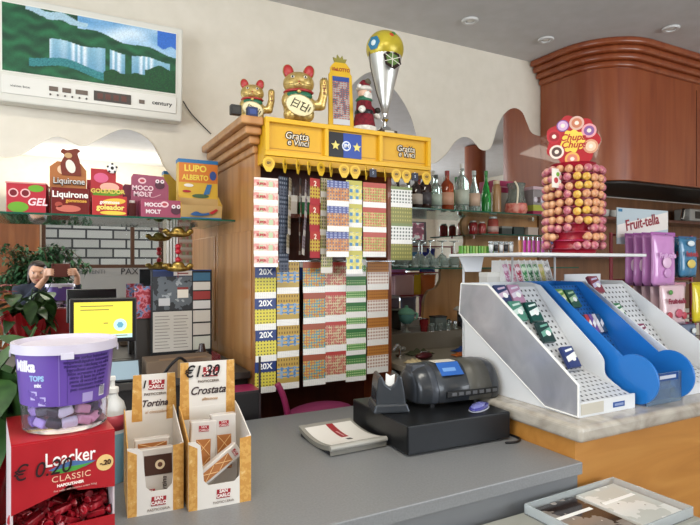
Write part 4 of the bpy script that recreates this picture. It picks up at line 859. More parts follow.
r0 = [b.b.verts.new((.08*math.cos(2*PI*i/n), .08*math.sin(2*PI*i/n), .004)) for i in range(n)]; r1 = [b.b.verts.new(((.118+.008*(i % 2))*math.cos(2*PI*i/n), (.118+.008*(i % 2))*math.sin(2*PI*i/n), .15)) for i in range(n)]; r2 = [b.b.verts.new(((.14+.012*(i % 3))*math.cos(2*PI*i/n), (.14+.012*(i % 3))*math.sin(2*PI*i/n), (.27 if math.cos(2*PI*i/n) < 0 else .21)+.016*((i*7) % 4))) for i in range(n)]
for A, B in ((r0, r1), (r1, r2)):
    for i in range(n): b._f([A[i], A[(i+1) % n], B[(i+1) % n], B[i]])
obj('foil_wrap', b, P('b4141e', .25, .3), t, solid=.001)
obj('soil', MB().cyl((0, 0, .13), .09, .012, 20), P('2c2018', .9), t)
rnd = random.Random(11); st = MB(); lf = MB(); br = MB()
for i in range(13):
    a = i*2.4; h = .30+.030*(i % 6)+.02*rnd.random(); r = .06+.12*rnd.random(); tip = Vector((r*math.cos(a), r*math.sin(a), h))
    st.tube([(0, 0, .13), tip*.5+Vector((0, 0, .08)), tip], .003, 5)
    for k in range(8):
        base_ = Vector((tip.x*(.5+.06*k), tip.y*(.5+.06*k), .14+(h-.14)*(.3+.09*k)))
        leaf(lf, Matrix.Translation(base_) @ Matrix.Rotation(a+k*2.1+rnd.random(), 4, 'Z') @ Matrix.Rotation(rnd.uniform(-1.2, -.1), 4, 'X'), rnd.uniform(.13, .19), rnd.uniform(.08, .12))
    if i in (1, 4, 9):
        br = MB()
        for k in range(8): leaf(br, Matrix.Translation(tip+Vector((-.05, -.03, .03))) @ Matrix.Rotation(k*PI/4+a, 4, 'Z') @ Matrix.Rotation(.3, 4, 'X'), rnd.uniform(.06, .10), .04)
        obj('red_bract', br, bract, t, smooth='all')
obj('stems', st, P('3c5a2c', .6), t); o = obj('leaves', lf, leafm, t, smooth='all')

# ---------------------------------------------------------------- cash drawer, register, tape dispenser
t = thing('cash_box', 'wide black metal cash drawer on the grey counter', 'cash drawer', (.980, 1.455, CT), -.042)
dm = P('1b1d20', .32, .3)
obj('case', MB().box(0, .42, .003, .40, .006, .098), dm, t, bev=.004); obj('drawer_front', MB().box(.003, .417, 0, .003, .009, .095), P('22252a', .4, .2), t, bev=.001)
for x in (.03, .38):
    for y in (.03, .37): obj('rubber_foot', MB().cyl((x, y, 0), .012, .006, 14), BLACK, t)
DT = CT+.098
t = thing('cash_register', 'grey rounded cash register with a blue label lying on the black drawer', 'cash register', (1.138, 1.69, DT+.013), -.07)
for x_ in (.06, .25):
    for y_ in (-.07, .07): obj('rubber_foot', MB().cyl((x_, y_, -.0125), .01, .016, 12), BLACK, t)
body = P('34383e', .28, .25, coat=.3); L = .350
def rr(sc, cz=.074):   # rounded D section
    return smoothpts([(-.098*sc, .004), (-.105*sc, cz*.5), (-.098*sc, cz), (-.06*sc, cz+.058*sc), (0, cz+.074*sc), (.06*sc, cz+.058*sc), (.10*sc, cz), (.105*sc, cz*.5), (.098*sc, .004)], 4)
def loft(secs, mat, nm, par):
    b = MB(); R = []
    for x, sc in secs: R.append([b.b.verts.new((x, p[0], max(p[1]*.94, .002))) for p in rr(sc)])
    n = len(R[0])
    for A, B in zip(R, R[1:]):
        for i in range(n): b._f([A[i], A[(i+1) % n], B[(i+1) % n], B[i]])
    b._f(R[0]); b._f(R[-1][::-1]); return obj(nm, b, mat, par, smooth='all')
main = loft([(0, .60), (.006, .72), (.02, .82), (.05, .90), (.075, .93), (.0751, .96), (.20, 1.0), (.30, 1.0), (.33, .97), (.343, .88), (L, .80)], body, 'housing', t)
loft([(-.004, .45), (0, .60), (.05, .905), (.07, .935), (.073, .935)], P('464b54', .3, .3), 'end_cap', t)
loft([(.20, 1.012), (.30, 1.012)], P('4f4e48', .4), 'paper_cover', t)
lb = obj('blue_label', MB().prism([(-.03, 0), (.03, 0), (.03, .0015), (-.03, .0015)], 'X', 0, .095), P('2a62b8', .35), t, loc=(.09, -.068, .119), rot=(.72, 0, 0))
obj('pale_streak', MB().box(.015, .07, -.012, .004, .0016, .0019), P('6c9cdc', .3), lb)
obj('paper_roll_note', MB().box(.09, .18, -.04, .0, .1395, .1415), P('d8d2c4', .6), t, rot=(0, 0, 0)); obj('tear_bar', MB().box(.0, .06, -.03, .02, .10, .135), P('4a4e56', .3, .2), t, bev=.006)
obj('slot', MB().box(.10, .325, -.109, -.098, .022, .045), P('101214', .5), t, bev=.003)
for i in range(7): obj('socket', MB().box(.12+i*.03, .14+i*.03, -.111, -.108, .028, .040), P('5a5c60', .4), t, bev=.001)
t = thing('receipt_printer', 'small dark grey receipt holder with raised horns and torn white paper', 'receipt printer', (1.036, 1.665, DT+.0005), -.35); t.scale = (.95, .95, 1.05)
hm_ = P('464b52', .25, .4)
b = MB()
sec = [(-.055, .0), (-.05, .075), (-.043, .118), (-.03, .122), (-.018, .095), (0, .082), (.018, .095), (.028, .122), (.043, .118), (.055, .06), (.062, 0)]
obj('shell', MB().prism(sec, 'Y', -.05, .065), hm_, t, bev=.008, seg=3); obj('skirt', MB().prism([(-.066, 0), (.072, 0), (.06, .03), (-.056, .03)], 'Y', -.062, .075), hm_, t, bev=.006)
obj('paper', MB().prism([(-.016, .0), (.016, 0), (.02, .04), (.004, .034), (-.014, .044)], 'Y', -.035, -.034), WHITE, t, loc=(0, 0, .085))
t = thing('computer_mouse', 'purple blue translucent mouse lying on the corner of the black drawer', 'mouse', (1.325, 1.515, DT+.0005), .5); t.scale = (1.6, 1.3, .85)
obj('shell', MB().ell((0, 0, .010), (.042, .022, .013)), P('3c3c96', .15, coat=.6), t, smooth='all'); obj('top_shell', MB().ell((-.004, 0, .016), (.032, .016, .011)), P('7478c4', .15, coat=.5), t, smooth='all')
obj('lower_rim', MB().lathe([(.0, 0), (.9, 0), (1, .003), (.9, .006), (0, .006)], 24, Matrix.Diagonal((.042, .023, 1, 1))), P('b8bccc', .3), t)
cbl = [(1.43, 1.47, CT+.004), (1.425, 1.42, CT+.004), (1.39, 1.40, CT+.004), (1.35, 1.41, CT+.004)]
tag(obj('drawer_cable', MB().tube(smoothpts(cbl), .004), BLACK), 'short black cable lying beside the right corner of the cash drawer', 'cable')

# brochure holder
t = thing('leaflet_pad', 'curved stack of white leaflets with a red strip on the grey counter', 'leaflets', (.765, 1.575, CT), .02); t.scale = (.90, .92, .9)
def sag(y): return .012+.020*((y/.135-1)**2)
ys = [.27*i/12 for i in range(13)]
low = [(y, sag(y)-.011) for y in ys]; hi = [(y, sag(y)+.008) for y in ys]
obj('tray_shell', MB().prism([(p[0], max(p[1]+.002, 0)) for p in low]+hi[::-1], 'X', 0, .235), P('98968f', .4), t)
his = [p for p in hi if .02 < p[0] < .262]
top_ = obj('top_sheet', MB().prism([(p[0], p[1]+.0003) for p in his]+[(p[0], p[1]+.0016) for p in his[::-1]], 'X', .016, .223), P('eeece8', .4), t)
for x_ in (.006, .217): obj('foot', MB().box(x_, x_+.012, .01, .26, 0, .018), P('2c2c34', .5), t)
obj('front_roll', MB().cyl((-.001, .001, .030), .010, .237, 14, 'X'), P('a8a69f', .4), t, smooth=True); obj('front_skirt', MB().box(0, .235, -.002, .002, .004, .024), P('77756e', .4), t)
hs = [p for p in hi if .10 < p[0] < .262]
rs = obj('red_strip', MB().prism([(p[0], p[1]+.0018) for p in hs]+[(p[0], p[1]+.0024) for p in hs[::-1]], 'X', .108, .138), LOGO, t)
hs2 = [p for p in hi if .06 < p[0] < .10]; obj('black_print', MB().prism([(p[0], p[1]+.0018) for p in hs2]+[(p[0], p[1]+.0024) for p in hs2[::-1]], 'X', .112, .132), BLACK, t)
obj('printed_line', MB().box(.118, .124, .12, .22, sag(.17)+.0112, sag(.17)+.0116), P('e0a0a4', .4), rs)

# acrylic magazine tray on the ledge
t = thing('magazine_tray', 'clear acrylic tray of glossy magazines on the low ledge, bottom right', 'tray', (1.185, .905, .8005), .03)
acr = P('e4eaec', .06, trans=.8, ior=1.2)
obj('tray', MB().box(0, .40, 0, .25, 0, .004), acr, t); b = MB()
for q in ((0, .40, 0, .004), (0, .40, .246, .25)): b.box(q[0], q[1], q[2], q[3], .004, .03)
for x in (0, .396): b.box(x, x+.004, .004, .246, .004, .03)
obj('rim', b, P('dfe6e8', .08, trans=.6, ior=1.2), t)
for i, (x, y, w_, h_, r, c, lb) in enumerate(((.010, .010, .178, .228, 0, [(.3, '2a1c18'), (.5, '8a8078'), (.62, 'd8d4ce'), (.75, '4a2a20')], 'dark brown glossy magazine at the left of the clear tray'), (.206, .010, .178, .228, 0, [(.3, 'c8ccc8'), (.5, 'e6e8e6'), (.62, '3c5c3c'), (.75, '7a5a48')], 'pale glossy magazine at the right of the clear tray'))):
    M = Matrix.Rotation(.03, 4, 'Z') @ Vector((x, y, 0)); mg_ = thing('magazine', lb, 'magazine', Vector((1.185, .905, .805))+M, .03, 'magazines in the clear tray')
    obj('pages', MB().box(0, w_, 0, h_, 0, .010), P('dcd8d0', .5), mg_, bev=.001); obj('cover', MB().box(0, w_, 0, h_, .0102, .0110), speck('cover_%d' % i, c, 9, .12, const=True, coat=.6), mg_)
    obj('white_band', MB().box(w_*.1, w_*.9, h_*.62, h_*.68, .011, .0115), WHITE, mg_)

# ---------------------------------------------------------------- candy stands on the marble
MT = 1.0105
acw = P('dfe2e6', .3, coat=.3); blue_a = P('1e78d2', .3, coat=.3)
perfw = dots('perforated_white', 'd5d8dc', '3c4048', .024, .026, .19, axes=('X', 'Y'))
perfb = dots('perforated_blue', '1c68b8', '0c2c5c', .018, .020, .2, axes=('X', 'Y'))
brushed = speck('brushed_metal', [(.25, 'a4a8b4'), (.5, 'b8bbc6'), (.75, 'd0d2da')], 2.2, .3, .5, stretch=(1, 3, 3), dist=.6)
YF, YB = 1.235, 1.83
Y1, Z1 = 1.665, 1.435   # where the slope meets the top
RA, RB, RC = (YF+.010, MT+.045), (1.44, 1.11), (1.69, 1.42)      # gentle front board, then the steep one
def slope_z(y):
    (a, za), (b_, zb), (c, zc) = RA, RB, RC
    return za+(zb-za)*(y-a)/(b_-a) if y < b_ else zb+(zc-zb)*(y-b_)/(c-b_)
def shelf_ramp(t, x0, x1, m):
    for nm, A, B in (('perforated_front', RA, RB), ('perforated_ramp', RB, RC)):
        obj(nm, MB().box(x0, x1, .001, math.hypot(B[0]-A[0], B[1]-A[1])-.001, -.003, 0), m, t, loc=(0, A[0], A[1]), rot=(math.atan2(B[1]-A[1], B[0]-A[0]), 0, 0))
def pack(name, label, cat_, x, y, w_, h_, d_, c, rz=0, lean=None, group=None, style=0, zoff=0, c2='e8e8ec', word_='GUM'):
    a = lean if lean is not None else .98
    o = bpy.data.objects.new(name, None); COL.objects.link(o); o.location = (x, y, slope_z(y)+zoff); o.rotation_euler = (-(PI/2-a)+.0, 0, rz)
    tag(o, label, cat_, group)
    obj('carton', MB().box(-w_/2, w_/2, -d_, 0, 0, h_), P(c, .3), o, bev=.0015)
    obj('printed_band', MB().prism([(-w_*.45, h_*.25), (w_*.45, h_*.45), (w_*.45, h_*.72), (-w_*.45, h_*.5)], 'Y', -d_-.0008, -d_), P(c2, .3), o)
    if style: obj('printed_title', MB().prism([(-w_*.3, h_*.72), (w_*.34, h_*.80), (w_*.34, h_*.90), (-w_*.3, h_*.82)], 'Y', -d_-.0014, -d_), P(c2, .3), o)
    if style: obj('printed_leaf', MB().prism(disc(12, w_*.2, (w_*.1, h_*.42)), 'Y', -d_-.0014, -d_-.0008), P('f4f6f4', .3), o)
    return o
# stand 1
t = thing('candy_stand', 'white sweet stand with a brushed silver side panel, left of the three', 'display stand', (0, 0, 0))
X0, X1 = 1.503, 1.79
out = [(YF, MT), (YF, MT+.11), (Y1, Z1), (YB, Z1), (YB+.012, 1.305), (YB-.02, 1.26), (YB-.02, MT)]
obj('side_plate', MB().prism(out, 'X', X0, X0+.005), acw, t, bev=.001)
sil = [(YF+.002, MT+.004), (YF+.002, MT+.108), (Y1, Z1-.004), (YB-.004, Z1-.004), (YB+.009, 1.305), (1.375, MT+.008)]
obj('silver_panel', MB().prism(sil, 'X', X0-.004, X0-.0005), brushed, t)
b = MB(); 
for (a, c) in zip(sil, sil[1:]+sil[:1]): b.cap((X0-.003, a[0], a[1]), (X0-.003, c[0], c[1]), .0028, .0028, 6)
obj('white_edge', b, WHITE, t)
out2 = smoothpts([(YF+.06, MT), (YF+.05, MT+.05), (YF+.09, MT+.075), (YF+.12, MT+.10), (YF+.125, MT+.15), (YF+.16, MT+.19)], 4)+[(Y1+.0, Z1-.01), (Y1+.05, Z1), (YB, Z1), (YB, MT)]
obj('side_plate', MB().prism(out2, 'X', X1-.005, X1), acw, t, bev=.001)
shelf_ramp(t, X0+.006, X1-.006, perfw); obj('back', MB().box(X0+.005, X1-.005, YB-.025, YB-.02, MT, Z1), acw, t)
fr = obj('front_lip', MB().box(X0+.005, X1+.0, YF+.002, YF+.008, MT, MT+.05), acw, t)
lb = obj('blue_label', MB().box(X0+.17, X0+.23, YF+.0008, YF+.002, MT+.014, MT+.032), P('24509c', .3), fr); obj('price_card', MB().box(X0+.01, X0+.12, YF+.0, YF+.002, MT+.008, MT+.044), P('c4bfb2', .4), fr)
obj('printed_line', MB().box(X0+.177, X0+.223, YF+.0002, YF+.0008, MT+.019, MT+.027), P('8c9cc8', .3), lb)
for i, (x, y, c, c2, lb) in enumerate(((1.555, 1.625, '34406c', 'c8b0c8', 'navy and lilac gum box at the top left of the white stand'), (1.625, 1.625, 'b888a8', 'd8d0e0', 'pink gum box at the top of the white stand'),
        (1.585, 1.575, '4c8c78', 'c8e0d8', 'pale green gum box in the middle row of the white stand'), (1.665, 1.57, '145048', 'e8f4f0', 'dark teal gum box beside the pale green one in the white stand'),
        (1.665, 1.51, '1c3c3c', '6ca898', 'blackish green gum box in the third row of the white stand'), (1.715, 1.435, '283c7c', 'f0f4f0', 'dark blue gum box alone on the lower ramp of the white stand'))):
    pack('gum_box', lb, 'gum box', x, y, .062, .085, .016, c, group='gum boxes in the sweet stands', style=1, c2=c2, zoff=.012)
# stand 2
t = thing('candy_stand', 'white and blue sweet stand with round blue discs, middle of the three', 'display stand', (0, 0, 0))
X0, X1 = 1.83, 2.045
for X in (X0, X1-.005):
    sl_ = [(YF+.07, MT), (YF+.07, MT+.16), (Y1, Z1), (YB, Z1), (YB, MT)]
    sp = obj('side_plate', MB().prism(sl_, 'X', X, X+.005), blue_a, t, bev=.001)
    obj('round_disc', MB().prism(disc(40, .089, (YF+.03, MT+.0905)), 'X', X-.0015, X+.0065), blue_a, sp, bev=.001)
shelf_ramp(t, X0+.006, X1-.006, perfb); obj('back', MB().box(X0+.005, X1-.005, YB-.02, YB-.015, MT, Z1), blue_a, t)
obj('front_pane', MB().box(X0+.007, X1-.007, YF-.012, YF-.009, MT, MT+.11), P('b8d0e4', .05, trans=.8, ior=1.2), t); obj('front_panel', MB().box(X0+.007, X1-.007, YF+.03, YF+.034, MT, MT+.075), P('1a5cac', .35), t)
lb = obj('blue_label', MB().box(X0+.06, X1-.03, YF-.0145, YF-.0125, MT+.082, MT+.108), P('2c4c8c', .25), t); obj('printed_line', MB().box(X0+.075, X1-.045, YF-.0152, YF-.0145, MT+.089, MT+.101), P('c8ccd8', .3), lb)
for i, (c, nm) in enumerate((('a03048', 'wine red'), ('3c5c9c', 'blue'), ('c84870', 'pink'), ('3c3c48', 'charcoal'), ('b83c4c', 'red'), ('6c4c9c', 'violet'), ('c8c4cc', 'white'), ('28507c', 'dark blue'))):
    o = pack('gum_stick_pack', '%s slim gum pack, %s in the row inside the blue stand' % (nm, nth[i]), 'gum pack', 1.85+i*.0235, 1.53, .02, .085, .014, c, group='slim gum packs in the blue stand', zoff=.004)
pack('gum_box', 'yellow green gum box at the top left of the blue stand', 'gum box', 1.87, 1.61, .055, .09, .016, '6c9c48', group='gum boxes in the sweet stands', style=1, c2='d8e0a0', zoff=.004)
pack('gum_box', 'dark green gum box next to the yellow green one in the blue stand', 'gum box', 1.935, 1.61, .055, .085, .016, '2c5c4c', group='gum boxes in the sweet stands', style=1, c2='a8c8a0', zoff=.004)
# stand 3
t = thing('candy_stand', 'plain white sweet stand, rightmost of the three', 'display stand', (0, 0, 0))
X0, X1 = 2.10, 2.36
for X in (X0, X1-.005): obj('side_plate', MB().prism([(YF+.02, MT), (YF+.02, MT+.13), (Y1+.03, Z1), (YB, Z1), (YB, MT)], 'X', X, X+.005), acw, t, bev=.001)
shelf_ramp(t, X0+.006, X1-.006, perfw); obj('back', MB().box(X0+.005, X1-.005, YB-.02, YB-.015, MT, Z1+.03), acw, t); obj('front_lip', MB().box(X0+.005, X1-.005, YF+.022, YF+.027, MT, MT+.05), acw, t)
for x, y, c, c2, lb in ((2.14, 1.655, '8c3c4c', 'c8c0e0', 'red and violet gum box at the back left of the right hand stand'), (2.17, 1.56, '2c7c50', 'e8f0e8', 'green gum box halfway up the right hand white stand'), (2.235, 1.49, '7c2c50', 'd8d8e0', 'plum and white gum box low in the right hand white stand')):
    pack('gum_box', lb, 'gum box', x, y, .062, .085, .016, c, group='gum boxes in the sweet stands', style=1, c2=c2, zoff=.003)

# gum rack behind the stands
t = thing('gum_rack', 'steep white slotted rack of gum rolls behind the sweet stands', 'display rack', (0, 0, 0))
obj('body', MB().prism([(1.94, MT), (1.94, 1.30), (2.02, 1.53), (2.06, 1.53), (2.08, MT)], 'X', 1.88, 2.20), acw, t, bev=.002)
for i in range(9): obj('divider', MB().prism([(1.915, 1.31), (1.938, 1.30), (2.016, 1.525), (2.00, 1.535)], 'X', 1.88+i*.0396, 1.883+i*.0396), acw, t)
cols = [('b06c94', 'd8c8dc', 'mauve'), ('c8a8b8', 'b84c6c', 'pink striped'), ('a82c4c', 'e8d8e4', 'crimson'), ('2c8c4c', 'd0e8d0', 'bright green'), ('1c5c3c', 'b8d8c0', 'dark green'), ('3c7c50', 'c0d0c0', 'sage green'), ('a8a850', 'c8b890', 'khaki'), ('8c8c8c', 'd8d8d8', 'silver grey')]
for i, (c, c2, nmx) in enumerate(cols):
    z = 1.315; y = 1.94+(z-1.30)*.348-.004
    o = obj('gum_roll', MB().box(-.016, .016, -.016, 0, 0, .205), speck('roll_%d' % i, [(.3, c), (.47, c2), (.55, c), (.64, '2c2830' if i % 2 else c2)], 55, .3, const=True), None, (1.9013+i*.0396, y, z), .005, rot=(-.334, 0, 0))
    obj('stripe', MB().box(-.0165, .0165, -.0165, .0, .17, .185), P(c2, .3), o, bev=.001)
    tag(o, '%s long gum roll in the slotted rack behind the sweet stands' % nmx, 'gum', 'gum rolls in the slotted rack')
qx = at(497, 275, 2.0).x
o = obj('white_carton', MB().box(-.06, .03, 0, .06, 0, .46), P('d8d8d4', .5), None, (qx, 2.0, MT+.0005), .003); obj('lid_flap', MB().box(-.061, .031, -.001, .061, .44, .462), P('e4e4e0', .5), o, bev=.002); tag(o, 'tall plain white carton left of the slotted gum rack', 'box')

# white acrylic shelf on legs
SZ = 1.556
t = thing('acrylic_shelf', 'white acrylic shelf on slim legs above the sweet stands', 'shelf', (0, 0, 0))
obj('board', MB().box(1.46, 2.16, 1.44, 1.86, SZ-.012, SZ), P('d4d6d8', .25), t, bev=.002)
obj('hanging_flap', MB().prism([(1.47, SZ-.013), (1.60, SZ-.013), (1.585, SZ-.075), (1.50, SZ-.075)], 'Y', 1.80, 1.805), P('d4d6da', .3), t)
for x in (1.53, 1.81, 2.08): obj('leg', MB().cyl((x, 1.848, MT), .005, SZ-.0125-MT, 12), P('d0d2d4', .3), t, smooth=True)
# lighters on it
lc = [('b87c40', 'tan'), ('c838a8', 'magenta'), ('d850b8', 'bright pink'), ('b03c9c', 'purple pink'), ('e060c0', 'light pink'), ('c040a0', 'dark magenta'), ('8c4c30', 'brown'), ('2c3c9c', 'blue'), ('24307c', 'navy')]
for i, (c, nm) in enumerate(lc):
    q = at(520+i*4.6, 250, 1.80)
    o = obj('lighter', MB().prism([(.009*math.cos(a), .006*math.sin(a)) for a in [2*PI*k/16 for k in range(16)]], 'Z', 0, .062), P(c, .2, coat=.5), None, (q.x, 1.80, SZ+.0008), smooth=True)
    obj('metal_cap', MB().prism([(.009*math.cos(a), .006*math.sin(a)) for a in [2*PI*k/16 for k in range(16)]], 'Z', .0622, .078), STEEL, o, smooth=True)
    tag(o, '%s lighter standing in the row on the white shelf, %s from the left' % (nm, nth[i]), 'lighter', 'lighters in a row on the white acrylic shelf')
for i in range(13):
    q = at(458+i*2.9, 250, 1.84); c = ['4c8c2c', '6ca43c', '88a850'][i % 3]
    o = obj('sweetener_sachet', MB().box(-.0045, .0045, -.02, .0, 0, .034), P(c, .4), None, (q.x+.003, 1.835, SZ+.0008), .001, rot=(0, .05*(i % 3-1)*0, 0)); tag(o, 'small green sachet standing in the tight row at the left of the white shelf', 'sachet', 'row of green sachets on the white shelf')
for i in range(5):
    q = at(491+i*5, 250, 1.80); o = thing('mini_glass', 'small clear glass in the cluster between the green sachets and the lighters', 'glass', (q.x, 1.80, SZ+.0008), 0, 'small glasses on the white shelf')
    obj('cup', MB().lathe([(0, 0), (.008, 0), (.010, .055), (.009, .055), (.007, .003), (0, .003)], 18), P('d4dce0', .04, trans=.8, ior=1.3), o, smooth=True); obj('dark_band', MB().lathe([(.0085, .012), (.0098, .04)], 18, cap=False), P('26282c' if i % 2 else 'c8ccd0', .3), o, smooth='all', solid=.0006)

# lollipop tower
TX, TY = 1.935, 1.62
t = thing('lollipop_tower', 'red round lollipop stand with a scalloped sign on top', 'display stand', (TX, TY, SZ+.0008), 0)
rc = P('a8142c', .35); TH = .378
obj('core', MB().lathe([(0, 0), (.085, 0), (.09, .01), (.082, .02), (.082, TH-.01), (.09, TH), (0, TH)], 32), rc, t, smooth=True)
for k in range(10):
    z = .035+k*.0345; obj('ring_shelf', MB().lathe([(.083, z-.014), (.100, z-.017), (.100, z-.014), (.083, z-.011)], 32, cap=False), P('b8245c' if k % 2 else 'a01c3c', .3), t, smooth=True)
f = YAW*.55
sg = obj('sign', MB().prism([( (.094+.008*math.cos(7*a))*math.cos(a), .115+(.094+.008*math.cos(7*a))*math.sin(a)) for a in [2*PI*k/84 for k in range(84)]], 'Y', -.003, .003), P('b8202c', .35), t, loc=(-.03, -.02, TH-.03), rot=(0, 0, -.75)); sg.scale = (1.08, 1, 1.08)
obj('sign_post', MB().box(-.012, .012, .0031, .006, -.02, .08), rc, sg)
obj('sign_centre', MB().prism([((.043+.004*math.cos(9*a))*math.cos(a), .115+(.043+.004*math.cos(9*a))*math.sin(a)) for a in [2*PI*k/54 for k in range(54)]], 'Y', -.0045, -.003), P('efcf4c', .35), sg)
text('Chupa', .036, P('b8242c', .35), sg, (0, -.0050, .128), shear=.3, bold=.0008); text('Chups', .036, P('b8242c', .35), sg, (.004, -.0050, .100), shear=.3, bold=.0008)
for k, (a, c, c2) in enumerate(((-.35, 'd89878', 'e8c8a8'), (.55, 'e8a0a8', '8c5c9c'), (1.35, 'd8b0a0', 'c87858'), (2.1, '7c4c94', 'd0a8d0'), (2.85, 'c42434', 'a01828'), (3.75, 'f0dcd0', '5c4440'), (4.7, 'e8b058', 'd87c64'))):
    p_ = (.070*math.cos(a), .115+.070*math.sin(a)); d_ = obj('flavour_disc', MB().prism(disc(22, .027 if k != 3 else .023, p_), 'Y', -.0048, -.003), P(c, .4), sg)
    obj('flavour_ring', MB().prism(disc(22, .019, p_), 'Y', -.0056, -.0048), P(c2, .4), d_); obj('flavour_dot', MB().prism(disc(16, .008, p_), 'Y', -.0062, -.0056), P('f2ddd0', .4), d_)
def lolly_mesh():
    b = MB(); b.ell((0, -.017, 0), (.0165, .0165, .0165), 14, 9); b.lathe([(.003, 0), (.009, .006), (.010, .010)], 8, Matrix.Translation((0, -.002, 0)) @ Matrix.Rotation(-PI/2, 4, 'X'), cap=False)
    b.cyl((0, 0, 0), .0022, .018, 6, 'Y'); return b
mo = speck('wrap_peach', [(.3, 'c07458'), (.45, 'd8986c'), (.6, 'e4b488'), (.75, 'cc7868')], 45, .3); my = speck('wrap_yellow', [(.35, 'd89838'), (.5, 'e2b84c'), (.7, 'e8cc80')], 45, .3); mp_ = speck('wrap_pink', [(.35, 'b04c60'), (.5, 'cc7888'), (.65, 'e0a890')], 45, .3)
ms = {}
for nm, m in (('peach', mo), ('yellow', my), ('pink', mp_)):
    ms[nm] = obj('lollipop', lolly_mesh(), m, None, smooth='all')
first = {k: True for k in ms}; rnd = random.Random(2)
N = 19; cam_a = math.atan2(-TY, -TX)
for k in range(10):
    z = .035+k*.0345
    for i in range(N):
        a = 2*PI*i/N+(.06*(k % 2)); da = (a-cam_a+PI) % (2*PI)-PI
        if k in (0, 1) and abs(da) < .5 and rnd.random() < .75: continue
        if k == 0 and abs(da) > .5 and rnd.random() < .4: continue
        if k == 2 and -.2 < da < .9 and rnd.random() < .8: continue
        nm = 'yellow' if (-.05 < da < .6 and k > 2 and rnd.random() < .7) else ('pink' if (rnd.random() < .28 or k < 1 or abs(da) > 1.25) else 'peach')
        o = ms[nm]
        if first[nm]: first[nm] = False
        else: o = dup(o)
        o.location = (TX+.095*math.cos(a), TY+.095*math.sin(a), SZ+.001+z+rnd.uniform(-.002, .002)); o.rotation_euler = (rnd.uniform(-.2, .2), 0, a+PI/2)
        tag(o, '%s wrapped lollipop in the %s ring of the tower from the bottom' % (nm, nth[k]), 'lollipop', 'lollipops on the tower, ring %d' % (k+1))
q = at(536, 172, 1.58); t = thing('price_card', 'small white printed card clipped to the left of the lollipop tower', 'card', (q.x, 1.60, q.z-.04))
t.location = (TX-.135, TY-.03, SZ+.27)
obj('card', MB().box(-.026, .026, -.001, .001, 0, .078), P('e4e0d4', .4), t); obj('printed_cherries', MB().prism(disc(12, .012, (-.004, .03)), 'Y', -.0018, -.001), RED, t); obj('printed_leaf', MB().prism(disc(10, .009, (.006, .055)), 'Y', -.0018, -.001), LIME, t); obj('clip', MB().cyl((.02, .0015, .01), .002, .05, 8, 'Y').box(.02, .05, .045, .05, .008, .012), STEEL, t)

# ---------------------------------------------------------------- bag rack on the right
RY = 1.80
t = thing('bag_rack', 'red wire rack of hanging sweet bags with a paper header, at the right edge', 'display rack', (0, 0, 0))
rm = P('8c2430', .35)
for x in (2.46, 3.14): obj('post', MB().cyl((x, RY+.03, MT), .009, .66, 12), rm, t, smooth=True)
for z in (1.66, 1.43, 1.235, 1.03): obj('cross_bar', MB().cyl((2.46, RY+.03, z), .006, .68, 10, 'X'), rm, t, smooth=True)
obj('foot', MB().box(2.44, 3.16, RY-.12, RY+.08, MT, MT+.012), rm, t, bev=.002)
q0, q1 = at(617, 244, RY), at(668, 211, RY)
hd = obj('header_card', MB().box(q0.x, q1.x, RY+.0, RY+.004, q0.z, q1.z), P('b4c4cc', .45), t)
text('Fruit-tella', .078, P('9c2438', .4), hd, ((q0.x+q1.x)/2-.01, RY-.003, (q0.z+q1.z)/2+.022), (PI/2, -.17, 0), bold=.0012, sx=.9)
obj('white_band', MB().prism([(q0.x+.002, q0.z+.095), (q0.x+.002, q0.z+.03), (q1.x-.002, q0.z+.085), (q1.x-.002, q1.z-.006)], 'Y', RY-.0012, RY), P('e4ddd8', .45), hd); obj('corner_mark', MB().box(q0.x+.01, q0.x+.04, RY-.0012, RY, q1.z-.02, q1.z-.006), P('2878a8', .4), hd)
for x, z in [(2.60, 1.655), (2.78, 1.64), (3.0, 1.645), (2.60, 1.415), (2.78, 1.415), (2.97, 1.415), (2.60, 1.22), (2.80, 1.22), (3.0, 1.22)]:
    obj('peg', MB().cyl((x, RY-.17, z), .0025, .195, 8, 'Y'), STEEL, t, smooth=True)
def bag(name, label, x, y, ztop, w_, h_, c, c2, words, wc, extra=None, rz=0, grp='sweet bags on the wire rack'):
    o = thing(name, label, 'sweet bag', (x, y, ztop), rz, grp)
    b = MB(); n, m = 10, 12; F = []; 
    for s in (-1, 1):
        G = []
        for j in range(m+1):
            v = j/m; row = []
            for i in range(n+1):
                u = i/n; e = min(1, 6*min(u, 1-u))*min(1, 5*min(v, 1-v)); th = .016*math.sqrt(max(0, e))*(.6+.6*v)*(1+.12*math.sin(u*17+v*9))
                wv = w_*(1-.04*math.sin(PI*v)); row.append(b.b.verts.new(((u-.5)*wv, s*th-.0, -v*h_)))
            G.append(row)
        for j in range(m):
            for i in range(n): b._f([G[j][i], G[j][i+1], G[j+1][i+1], G[j+1][i]])
    bmesh.ops.remove_doubles(b.b, verts=b.b.verts, dist=.0002)
    obj('pouch', b, P(c, .22, coat=.5), o, smooth='all')
    obj('top_seal', MB().box(-w_/2, w_/2, -.0012, .0012, -.014, .006), P(c2, .3), o)
    if extra:
        for (u, v, r1, r2, cc_) in extra:
            obj('printed_fruit', MB().ell((u*w_, -.0185-.004*v, -v*h_), (r1, .0045, r2), 16, 8), P(cc_, .35), o, smooth='all')
    if words: text(words, .048 if len(words) < 8 else .034, P(wc, .35), o, (0, -.0255, -h_*.42), bold=.0014, sx=w_/.20)
    return o
order = ['frontmost', 'second from the front', 'third from the front', 'rearmost']
